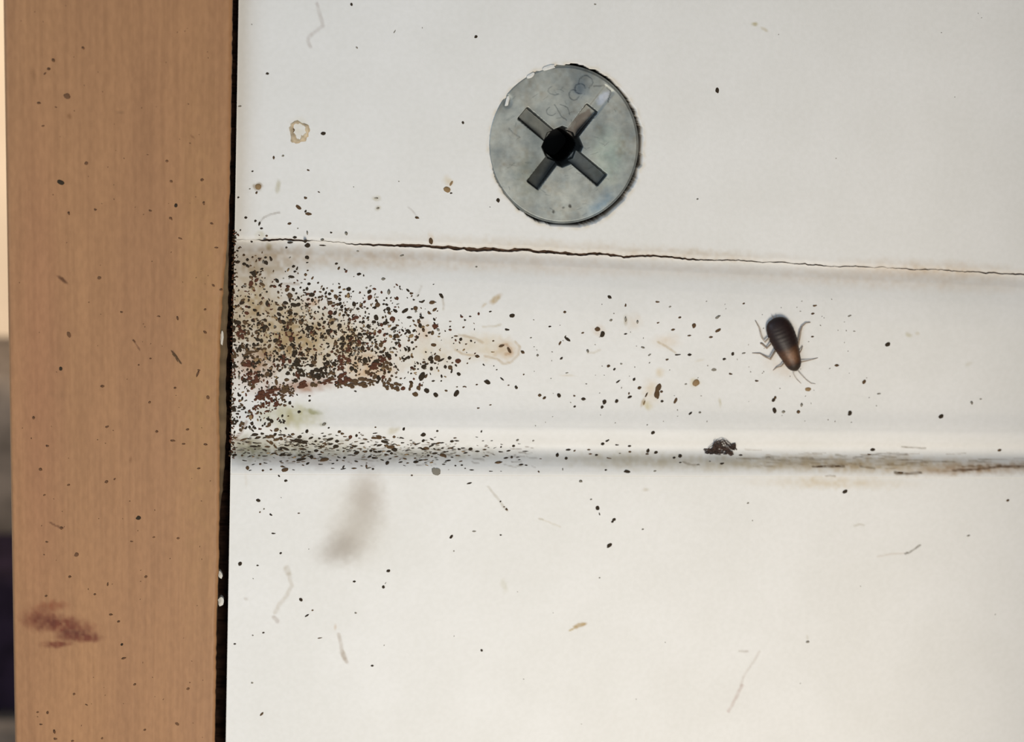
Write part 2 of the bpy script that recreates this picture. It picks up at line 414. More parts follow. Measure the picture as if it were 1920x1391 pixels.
def post_upper(P, base):
    k = 26                                     # rows that ease into the jagged lower edge
    off = crack_edge(P[-1], 0)
    wgt = np.linspace(0, 1, k)[:, None]**2
    P[-k:, :, 2] -= wgt*off[None, :]
    rnd = np.linspace(0, 1, 5)[:, None]**2
    P[-5:, :, 1] += rnd*0.10
    px, py = to_px(P.reshape(-1, 3)); px = px.reshape(P.shape[:2]); py = py.reshape(P.shape[:2])
    # the drilled hole round the screw: a ragged rim, wider on the right
    a = np.arctan2(-(py-274), px-1059.5)
    rr = np.hypot((px-1059.5)/1.0, (py-273.5)*144.5/154.0)
    rim = 144.0 + (vnoise(np.cos(a)*40, np.sin(a)*40, 3, 31)-.5)*4.5 + 1.5*np.cos(a)
    rim = rim - 3.0*smooth(1.5, 1.9, a) - 2.5*(1-smooth(-1.7, -1.2, a))*(a < 0)
    inside = rr < rim
    P[:, :, 1] = np.where(inside, np.where(rr < rim-20, 7.0, 1.6), P[:, :, 1])
    base[inside] = (.055, .036, .026)
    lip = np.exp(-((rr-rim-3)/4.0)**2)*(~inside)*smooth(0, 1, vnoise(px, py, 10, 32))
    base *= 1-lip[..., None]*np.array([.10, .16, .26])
    return P, base
def post_strip(P, base):
    k = 14
    off = crack_edge(P[0], 1)
    P[:k, :, 2] -= (np.linspace(1, 0, k)[:, None]**2)*off[None, :]
    return P, base

TOP_OUT = (on_plane([960], [-60], 0)[0, 2]+4, 0.0)
upper = build_panel('wall_upper', TOP_OUT, CR, lambda X, Z: np.zeros_like(X), extra_top=(60, 35, 18, 8, 3), post=post_upper)
tag(upper, 'white painted upper panel holding the big screw, speckled at its left')
JOIN = LINES[-2]
strip = build_panel('trim_1', CR, JOIN, strip_depth, post=post_strip)
tag(strip, 'white moulding band under the cracked joint, densely speckled at its left end')
BOT_OUT = (on_plane([960], [1460], DEP[-1])[0, 2]-4, 0.0)
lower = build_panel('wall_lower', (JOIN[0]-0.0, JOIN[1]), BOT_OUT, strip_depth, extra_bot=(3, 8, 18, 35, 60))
tag(lower, 'white painted lower panel below the moulding ledge, with a soft grey painted shadow')

# grime packed behind the joint and in the gap beside the board
def bar_between(name, pts_top, pts_bot, d0, d1, mat, n=120, jag=0.0):
    """closed bar following two pixel polylines on plane d0, back to d1"""
    t = np.linspace(0, 1, n)
    def line(pts):
        p = np.array(pts, float); s = np.linspace(0, 1, len(p))
        return np.interp(t, s, p[:, 0]), np.interp(t, s, p[:, 1])
    xt, yt = line(pts_top); xb, yb = line(pts_bot)
    A = on_plane(xt, yt, d0); B = on_plane(xb, yb, d0)
    A[:, 1] += (vnoise(t*900, t*0, 7, 40)-.5)*jag; B[:, 1] += (vnoise(t*900, t*0, 7, 41)-.5)*jag
    A2, B2 = A.copy(), B.copy(); A2[:, 1] = B2[:, 1] = d1
    return grid_mesh(name, np.stack([A, B, B2, A2, A]), mat, smooth_shade=False, kind='structure')
g1 = bar_between('trim_2', [(442, 443), (1990, 512)], [(442, 462), (1990, 532)], 0.80, 3.0, M_crack, jag=.12)
tag(g1, 'dark brown grime inside the horizontal crack above the moulding')
g2 = bar_between('trim_3', [(380, -260), (380, 1700)], [(475, -260), (455, 1700)], 1.4, 6.0, M_grime, n=300, jag=.9)
tag(g2, 'dark brown grime filling the gap between wooden board and white panels')

# ------------------------------------------------------------------ wooden board
WB = [(120, 1172, 84, 24, -8, .66, .44, .40, .75, .8), (75, 1160, 48, 30, 0, .72, .52, .47, .75, .8), (150, 1193, 58, 16, -4, .62, .40, .36, .8, .7), (95, 1135, 48, 14, 0, .80, .62, .56, .7, .9), (105, 1207, 40, 9, 0, .66, .45, .4, .8, .8),
      (117, 524, 17, 4.5, -35, .55, .48, .40, .8, .7), (219, 205, 7, 4, 0, 1.05, 1.05, 1.05, .6, .6), (226, 211, 11, 4, 0, .84, .84, .84, .7, .8), (245, 862, 3, 9, 0, .70, .62, .50, .6, .8),
      (361, 257, 7, 2.5, -30, .72, .66, .6, .7, .7), (63, 783, 4, 5, 0, .62, .6, .55, .7, .7), (130, 218, 6, 8, 0, .8, .76, .7, .6, .8), (62, 140, 8, 20, 0, .84, .82, .78, .6, .9),
      (115, 740, 40, 12, 0, .92, .92, .92, .5, 1), (70, 700, 70, 700, 0, 1.0, .955, .98, .7, 1), (380, 700, 70, 800, 0, 1.0, 1.03, .96, .6, 1)]
WS = [(1.8, (.5, .4, .32), .8, [(94, 979), (104, 985), (117, 990)]), (2.2, (.4, .33, .25), .9, [(323, 659), (330, 670), (339, 681)]), (1.6, (.5, .42, .34), .8, [(250, 637), (256, 646), (262, 655)])]
ys = np.arange(-160, 1560, 3.0)
SIDE_L = lambda y: np.interp(y, [-200, 0, 1391, 1600], [2, 5, 27, 30.5])
cols = np.concatenate([[0, .4, .9, 1.6, 2.6], np.linspace(4, 392, 170)])
Pw = np.zeros((len(ys)+2, len(cols)+8, 3)); basew = np.ones(Pw.shape)
L = SIDE_L(ys); Rr = wood_right(ys) + (vnoise(ys, ys*0, 9, 51)-.5)*1.6
for j, cxx in enumerate(cols):
    t = cxx/392.0
    Q = on_plane(L*(1-t)+Rr*t, ys, WOOD_D)
    back = 0.35*(1-min(cxx/6.0, 1))**2 + 0.10*smooth(386, 392, cxx)
    Q[:, 1] += back
    Pw[1:-1, j+1] = Q
nC = len(cols)
# the broken lighter core beyond the laminate's right edge, then the side and back
lip_w = np.interp(ys, [380, 450, 520, 640, 800, 900, 960, 1040, 1100, 1391], [0.5, 3, 9, 14, 14, 8, 1.5, .8, 1.5, .5]) * (.9+.2*vnoise(ys, ys*0, 22, 52))
Q = on_plane(Rr+0.8, ys, WOOD_D+.45); Pw[1:-1, nC+1] = Q
Q = on_plane(Rr+lip_w*.55, ys, WOOD_D+.55); Pw[1:-1, nC+2] = Q
Q = on_plane(Rr+lip_w, ys, WOOD_D+.8); Pw[1:-1, nC+3] = Q
Q = Pw[1:-1, nC+3].copy(); Q[:, 0] -= .25; Q[:, 1] = 1.2; Pw[1:-1, nC+4] = Q
Q = Q.copy(); Q[:, 1] = 16; Pw[1:-1, nC+5] = Q
Q = Pw[1:-1, 1].copy(); Q[:, 1] = 16; Pw[1:-1, nC+6] = Q; Pw[1:-1, 0] = Q
Pw = Pw[:, :nC+7]; basew = basew[:, :nC+7]
Pw[0] = Pw[1]; Pw[-1] = Pw[-2]
Pw[0, :, 1] = 16; Pw[-1, :, 1] = 16
basew[:, nC+1:nC+5] = (.52, .72, .95)
basew[:, nC+1:nC+4] *= (.6+.6*vnoise(np.arange(Pw.shape[0]), np.zeros(Pw.shape[0]), 5, 53))[:, None, None]
board = grid_mesh('wooden_board', Pw, M_wood, paint(Pw, WB, WS, basew))
tag(board, 'light brown woodgrain board running down the side of the white panels, specked and stained', 'board')

# unseen board added outside the frame to shade that edge of the panels
xs_ = on_plane([1950], [1391], 0)[0, 0]
def make_shade_board():
    bm = bmesh.new()
    bmesh.ops.create_cube(bm, size=1.0)
    for v in bm.verts:
        v.co = Vector((xs_+(v.co.x+.5)*16, -72+(v.co.y+.5)*88, v.co.z*190))*MM
    bmesh.ops.bevel(bm, geom=bm.edges[:], offset=.6*MM, segments=3, affect='EDGES')
    return bm_obj('added_shade_board', bm, M_shade_board)
tag(make_shade_board(), 'unseen brown board added outside the frame to shade the panels', kind='structure')

# ------------------------------------------------------------------ things glimpsed behind the board
def rounded_box(name, x0, x1, z0, z1, y0, y1, mat, bev):
    bm = bmesh.new()
    bmesh.ops.create_cube(bm, size=1.0)
    for v in bm.verts:
        v.co = Vector((x0+(v.co.x+.5)*(x1-x0), y0+(v.co.y+.5)*(y1-y0), z0+(v.co.z+.5)*(z1-z0)))*MM
    bmesh.ops.bevel(bm, geom=bm.edges[:], offset=bev*MM, segments=4, affect='EDGES', profile=.5)
    return bm_obj(name, bm, mat)
M_back = flat_mat('beige_wall', (0.75, 0.60, 0.46), 0.8, 0.2, 0.06, 30)
M_dark = flat_mat('dark_cloth', (0.016, 0.010, 0.020), 0.9, 0.1, 0.3, 200)
M_grey = flat_mat('grey_cloth', (0.16, 0.13, 0.11), 0.9, 0.1, 0.3, 100)
a = on_plane([0, 0], [-400, 1800], 420)
bw = rounded_box('wall_far', a[0, 0]-700, a[0, 0]+700, a[1, 2]-300, a[0, 2]+300, 420, 440, M_back, 1)
tag(bw, 'pale cream blurred wall far behind the board', kind='structure')
p = on_plane([0, 0], [715, 1180], 300)
gb = rounded_box('grey_bundle', p[0, 0]-70, p[0, 0]+45, p[1, 2], p[0, 2], 300, 360, M_grey, 8)
tag(gb, 'blurred grey brown shape glimpsed behind the board above the dark one', 'bundle')
p = on_plane([0, 0], [1060, 1315], 270)
db = rounded_box('dark_bundle', p[0, 0]-60, p[0, 0]+40, p[1, 2], p[0, 2], 262, 296, M_dark, 3)
tag(db, 'blurred dark purple shape glimpsed behind the lower end of the board', 'bundle')
p = on_plane([0, 0], [1320, 1700], 270)
lb = rounded_box('taupe_bundle', p[0, 0]-60, p[0, 0]+40, p[1, 2], p[0, 2], 262, 330, M_grey, 5)
tag(lb, 'blurred taupe shape at the very bottom corner behind the board', 'bundle')

# ------------------------------------------------------------------ screw
sc_o = on_plane([SCREW_C[0]], [SCREW_C[1]], -0.03)[0]
n = 300
g = np.linspace(-1, 1, n)
def screw_h(x, y):
    """depth (mm) below the head's face at pixel offsets x, y from the cross centre"""
    h = np.zeros_like(x)
    for ang, hl, w in ((-40.2, 98, 13.5), (-220.2, 98, 13.5), (52.3, 92, 12.5), (232.3, 92, 12.5)):
        a_ = math.radians(ang); u = x*math.cos(a_)-y*math.sin(a_); v = x*math.sin(a_)+y*math.cos(a_)
        # u along the arm (image y grows downward)
        floor = 0.42 + 0.75*np.clip((hl-u)/hl, 0, 1)
        ins = (1-smooth(w-1.2, w+.8, abs(v)))*(1-smooth(hl-1.5, hl+1, u))*(u > -2)
        h = np.maximum(h, floor*ins)
    q = np.maximum(abs(x), abs(y))*.55 + (abs(x)+abs(y))*.40
    h = np.maximum(h, 1.25*(1-smooth(30, 38, q)))
    r_ = np.maximum(np.hypot(x, y), 0) * (1-.07*np.cos(4*np.arctan2(y, x)+.35))
    h = np.maximum(h, 1.25+3.2*(1-smooth(26, 30, r_)) - 10*(r_ > 30))
    return h
# work on a polar grid so that the rim is round
nr_, na = 210, 360
rad = np.concatenate([np.linspace(0.002, 1, nr_)])
ang = np.linspace(0, 2*math.pi, na+1)
RR, AA = np.meshgrid(rad, ang, indexing='ij')
ax_r = on_plane([SCREW_C[0]+SCREW_RX], [SCREW_C[1]], -.03)[0]-sc_o
ax_u = on_plane([SCREW_C[0]], [SCREW_C[1]-SCREW_RY], -.03)[0]-sc_o
Ps = sc_o + RR[..., None]*(np.cos(AA)[..., None]*ax_r + np.sin(AA)[..., None]*ax_u)
px, py = to_px(Ps.reshape(-1, 3)); px = px.reshape(RR.shape); py = py.reshape(RR.shape)
h = screw_h(px-1054.5, py-275)
bev = 0.13*smooth(.965, 1.0, RR)
dent = .10*np.clip(1-np.hypot((px-952)/10, (py-190)/14), 0, 1)
# scraped facet beyond the upper right arm
a_ = math.radians(52.3); fu = (px-1125)*math.cos(a_)-(py-190)*math.sin(a_); fv = (px-1125)*math.sin(a_)+(py-190)*math.cos(a_)
facet = (1-smooth(9, 12, abs(fv)))*(1-smooth(28, 33, abs(fu)))
Ps[..., 1] += h + bev + dent + facet*0.05*(h < .02)
# close the rim into a countersunk cone
side = [Ps[-1:].copy() for _ in range(3)]
side[0][..., 1] = .55
for s_, d_ in ((1, 1.0), (2, 3.5)):
    k = (0.97, 0.45)[s_-1]
    side[s_] = sc_o + (Ps[-1:]-sc_o)*k; side[s_][..., 1] = d_
Ps2 = np.concatenate([Ps]+side, 0)
bs = np.ones(Ps2.shape)
pxx, pyy = to_px(Ps2.reshape(-1, 3)); pxx = pxx.reshape(Ps2.shape[:2]); pyy = pyy.reshape(Ps2.shape[:2])
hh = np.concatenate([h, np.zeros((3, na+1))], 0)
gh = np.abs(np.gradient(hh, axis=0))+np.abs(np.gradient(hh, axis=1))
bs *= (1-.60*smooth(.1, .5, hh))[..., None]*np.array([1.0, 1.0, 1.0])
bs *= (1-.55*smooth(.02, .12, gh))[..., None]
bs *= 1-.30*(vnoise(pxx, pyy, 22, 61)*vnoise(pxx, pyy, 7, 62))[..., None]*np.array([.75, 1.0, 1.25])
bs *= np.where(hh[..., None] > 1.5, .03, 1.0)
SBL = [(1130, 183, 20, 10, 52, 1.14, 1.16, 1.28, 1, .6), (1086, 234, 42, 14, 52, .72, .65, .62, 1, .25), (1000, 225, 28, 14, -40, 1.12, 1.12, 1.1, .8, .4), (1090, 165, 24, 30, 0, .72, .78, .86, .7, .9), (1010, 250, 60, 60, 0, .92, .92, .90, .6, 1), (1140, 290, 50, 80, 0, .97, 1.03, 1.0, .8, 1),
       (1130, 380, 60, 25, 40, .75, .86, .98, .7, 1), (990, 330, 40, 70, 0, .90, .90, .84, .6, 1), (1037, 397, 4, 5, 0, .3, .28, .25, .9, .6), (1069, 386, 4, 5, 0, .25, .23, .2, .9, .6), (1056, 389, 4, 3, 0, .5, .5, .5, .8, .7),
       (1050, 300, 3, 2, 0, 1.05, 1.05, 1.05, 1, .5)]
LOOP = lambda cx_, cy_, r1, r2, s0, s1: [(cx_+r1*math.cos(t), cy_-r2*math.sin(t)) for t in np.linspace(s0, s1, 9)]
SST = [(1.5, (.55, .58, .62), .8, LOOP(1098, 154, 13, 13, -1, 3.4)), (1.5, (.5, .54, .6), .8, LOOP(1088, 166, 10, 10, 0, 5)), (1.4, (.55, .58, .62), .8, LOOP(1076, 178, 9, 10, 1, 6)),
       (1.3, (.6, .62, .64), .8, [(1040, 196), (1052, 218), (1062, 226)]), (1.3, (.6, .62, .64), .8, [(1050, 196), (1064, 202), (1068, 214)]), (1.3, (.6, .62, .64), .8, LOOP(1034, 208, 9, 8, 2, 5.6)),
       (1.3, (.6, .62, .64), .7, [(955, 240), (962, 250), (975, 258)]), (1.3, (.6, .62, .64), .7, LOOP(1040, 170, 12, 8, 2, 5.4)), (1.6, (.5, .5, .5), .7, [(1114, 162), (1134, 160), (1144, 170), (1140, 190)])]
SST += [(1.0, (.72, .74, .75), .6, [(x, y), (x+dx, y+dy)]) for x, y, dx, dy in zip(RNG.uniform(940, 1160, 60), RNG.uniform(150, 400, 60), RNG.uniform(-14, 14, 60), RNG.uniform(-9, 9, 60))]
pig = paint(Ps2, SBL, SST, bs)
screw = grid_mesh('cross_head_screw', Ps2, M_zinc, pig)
tag(screw, 'large dull grey cross-head screw sunk flush in the upper white panel', 'screw')

# paint flakes overlapping the screw's rim and chips in the side gap
def chip(name, px, py, w, h_, ang, d, mat, label, cat, seed, t=.08):
    rs = random.Random(seed)
    bm = bmesh.new()
    lo, hi = [], []
    for i in range(11):
        a = 2*math.pi*i/11; k = rs.uniform(.75, 1.15)
        x_, y_ = math.cos(a)*w/2*k, math.sin(a)*h_/2*k
        c_, s_ = math.cos(math.radians(ang)), math.sin(math.radians(ang))
        q = on_plane([px+x_*c_-y_*s_], [py-(x_*s_+y_*c_)], d)[0]
        hi.append(bm.verts.new(Vector(q)*MM)); lo.append(bm.verts.new(Vector((q[0], q[1]+t*2, q[2]))*MM))
    q = on_plane([px], [py], d)[0]
    top = bm.verts.new(Vector((q[0], q[1]-t*.5, q[2]))*MM)
    for i in range(11):
        j = (i+1) % 11
        bm.faces.new((top, hi[i], hi[j])); bm.faces.new((hi[i], lo[i], lo[j], hi[j]))
    bm.faces.new(lo)
    bmesh.ops.recalc_face_normals(bm, faces=bm.faces)
    o = bm_obj(name, bm, mat, sm=False)
    return tag(o, label, cat)
chip('paint_flake', 1029, 127, 26, 9, 14, -.09, M_chip, 'white paint flake lapping over the top rim of the screw', 'paint flake', 1)
chip('paint_flake', 995, 142, 16, 8, 35, -.09, M_chip, 'small white paint flake on the upper rim of the screw, beside the larger flake', 'paint flake', 2)
chip('paint_flake', 951, 190, 7, 22, -14, -.09, M_chip, 'narrow white paint flake on the upper left rim of the screw', 'paint flake', 3)
chip('paint_chip', 413, 1077, 8, 16, 20, -.9, M_chip, 'white paint chip lodged beside the board, upper of two in the lower gap', 'paint chip', 4, .2)
chip('paint_chip', 414, 1128, 11, 16, -10, -.9, M_chip, 'white paint chip lodged beside the board, lower of two in the lower gap', 'paint chip', 5, .2)
chip('paint_chip', 416, 633, 6, 30, 0, -1.1, M_chip, 'narrow white chip on the broken board edge beside the dense specks', 'paint chip', 6, .2)

# ------------------------------------------------------------------ cockroach nymph
def spot(px, py, lift=0.0):
    q = hit([px], [py])[0]
    return Vector((q[0], q[1]-lift, q[2]))
def surf_frame(px, py):
    """point and tangents per pixel (mm) of the surface at a pixel"""
    P = hit([px-3, px+3, px, px, px], [py, py, py+3, py-3, py])
    ax = Vector(P[1]-P[0])/6.0; ay = Vector(P[3]-P[2])/6.0
    return Vector(P[4]), ax, ay

M_roach, nt, b = new_mat('chitin', 0.5, 0.3)
at = N(nt, 'ShaderNodeAttribute', attribute_name='tint')
c, f = noise_col(nt, 5000, (.8, .8, .8), (1.1, 1.1, 1.1))
nt.links.new(mul(nt, at.outputs['Color'], c), b.inputs['Base Color'])
add_bump(nt, b, f, .3, .00003)
b.inputs['Coat Weight'].default_value = 0.10
b.inputs['Coat Roughness'].default_value = 0.35

bm = bmesh.new()
lay = bm.verts.layers.float_color.new('tint')
tail, head = Vector((1450, 595.5)), Vector((1491.5, 693.5))
AX = (head-tail); AXN = AX.normalized(); SD = Vector((-AXN.y, AXN.x))      # SD points to photo left-down
prof = [(0, 3, .05), (.012, 10, .2), (.04, 16, .32), (.09, 20.5, .46), (.16, 23.5, .55), (.25, 25.3, .62), (.35, 25.3, .66), (.45, 24.2, .66),
        (.52, 23.2, .64), (.56, 22.0, .63), (.64, 20.4, .60), (.72, 18.4, .56), (.76, 17.4, .54), (.80, 16.5, .52), (.86, 15.2, .47), (.91, 13.2, .40), (.955, 10.0, .30), (.985, 5.5, .18), (1, 2, .08)]
tt = np.linspace(0, 1, 64)
NS = 28
rings = []
for t in tt:
    w = np.interp(t, [p_[0] for p_ in prof], [p_[1] for p_ in prof]); hgt = np.interp(t, [p_[0] for p_ in prof], [p_[2] for p_ in prof])
    # segment creases of the abdomen and thorax
    crease = 0
    for sgm in (.10, .17, .24, .31, .38, .45, .52, .62, .735, .86):
        crease = max(crease, math.exp(-((t-sgm)/.009)**2))
    hgt *= 1-.025*crease; w *= 1-.02*crease
    bow = 1.5*math.sin(math.pi*t)
    c2 = tail + AX*t - SD*bow*.6
    ring = []
    for k in range(NS):
        a = 2*math.pi*k/NS
        ox = math.cos(a)*w
        up = math.sin(a)
        lift_ = 0.22 + hgt*(up if up > 0 else up*.35)
        base_p = on_plane([c2.x+SD.x*ox], [c2.y+SD.y*ox], -0.2)[0]
        v = bm.verts.new(Vector((base_p[0], -max(lift_, .04)-.20, base_p[2]))*MM)
        u_ = ox/w
        dark = Vector((.020, .009, .008)); rim_c = Vector((.055, .018, .006)); tan = Vector((.26, .135, .075)); hd = Vector((.032, .018, .009)); amber = Vector((.085, .032, .010))
        cc = dark.copy()
        cc = cc.lerp(amber, float(smooth(.50, .60, t)*(1-smooth(.82, .90, t))*.8))
        m_t = float(math.exp(-((t-.70)/.10)**2)*math.exp(-((u_-.05)/.48)**2)) * (1 if up > 0 else 0)
        m_t = min(1, m_t*1.3)
        cc = cc.lerp(tan, m_t)
        cc = cc.lerp(hd, float(smooth(.84, .90, t)))
        cc = cc.lerp(rim_c, .4*abs(u_)**6)
        cc = cc*.8
        v[lay] = (*cc, 1)
        ring.append(v)
    rings.append(ring)
for r1, r2 in zip(rings[:-1], rings[1:]):
    for k in range(NS):
        bm.faces.new((r1[k], r1[(k+1) % NS], r2[(k+1) % NS], r2[k]))
bm.faces.new(rings[0]); bm.faces.new(rings[-1])
def limb(pts, col, seg=7):
    """pts: (px, py, lift mm, radius px)"""
    P3 = [(Vector(on_plane([x], [y], -0.2)[0]) + Vector((0, -l, 0)), r_*.030) for x, y, l, r_ in pts]
    # subdivide with a smooth curve
    pr = None
    for i, (p_, r_) in enumerate(P3):
        d = (P3[min(i+1, len(P3)-1)][0]-P3[max(i-1, 0)][0]).normalized()
        s1 = d.cross(Vector((0, 1, 0))).normalized(); s2 = d.cross(s1)
        ring = []
        for k in range(seg):
            a = 2*math.pi*k/seg
            v = bm.verts.new((p_+(s1*math.cos(a)+s2*math.sin(a))*r_)*MM); v[lay] = (*col, 1); ring.append(v)
        if pr:
            for k in range(seg): bm.faces.new((pr[k], pr[(k+1) % seg], ring[(k+1) % seg], ring[k]))
        else: bm.faces.new(ring)
        pr = ring
    bm.faces.new(pr)
LC, LT = (.34, .26, .19), (.46, .38, .30)
limb([(1476, 640, .3, 3), (1488, 646, .32, 3.2), (1494, 644, .34, 3), (1497, 632, .28, 2.3), (1499, 620, .22, 2.6), (1503, 611, .14, 1.8), (1510, 605, .1, 1.3), (1519, 604, .05, 1.0)], LC)      # right hind leg
limb([(1486, 660, .3, 2.4), (1496, 662, .3, 2.2), (1501, 654, .22, 1.5), (1504, 648, .1, .9)], LC)                                                            # right middle leg
limb([(1490, 676, .3, 2.2), (1499, 677, .3, 1.8), (1512, 675, .2, 1.2), (1523, 673, .12, .9), (1533, 670.5, .05, .8)], LC)                                        # right front leg
limb([(1446, 626, .3, 3), (1432, 640, .3, 2.6), (1427, 632, .25, 2), (1423, 615, .15, 1.6), (1416, 601, .05, 1.1)], LT)                                          # left hind leg
limb([(1452, 655, .3, 3), (1442, 672, .3, 2.8), (1434, 668, .2, 1.9), (1424, 662, .12, 1.3), (1410, 661.5, .05, 1.1)], LC)                                       # left middle leg
limb([(1470, 676, .3, 2.4), (1463, 685, .25, 2), (1455, 688, .15, 1.4), (1449, 694, .05, 1.0)], LC)                                                            # left front leg
limb([(1446, 640, .3, 2.2), (1436, 652, .2, 2.4), (1428, 644, .1, 2.4), (1425, 643, .08, 1.2)], LC)
limb([(1491, 690, .3, 1.0), (1501, 702, .25, .9), (1511, 712, .2, .8), (1520, 718, .15, .7), (1528, 719, .1, .6)], LT, 6)                                       # antennae
limb([(1487, 691, .3, 1.0), (1486, 700, .25, .8), (1492, 710, .2, .7), (1501, 718, .1, .6)], LT, 6)
limb([(1450, 597, .2, 1.2), (1446, 591, .15, .6)], LC, 6); limb([(1454, 596, .2, 1.2), (1455, 590, .15, .6)], LC, 6)                                           # cerci
bmesh.ops.recalc_face_normals(bm, faces=bm.faces)
roach = bm_obj('cockroach', bm, M_roach)
tag(roach, 'dark brown cockroach nymph with a tan patch, resting on the white moulding', 'cockroach')

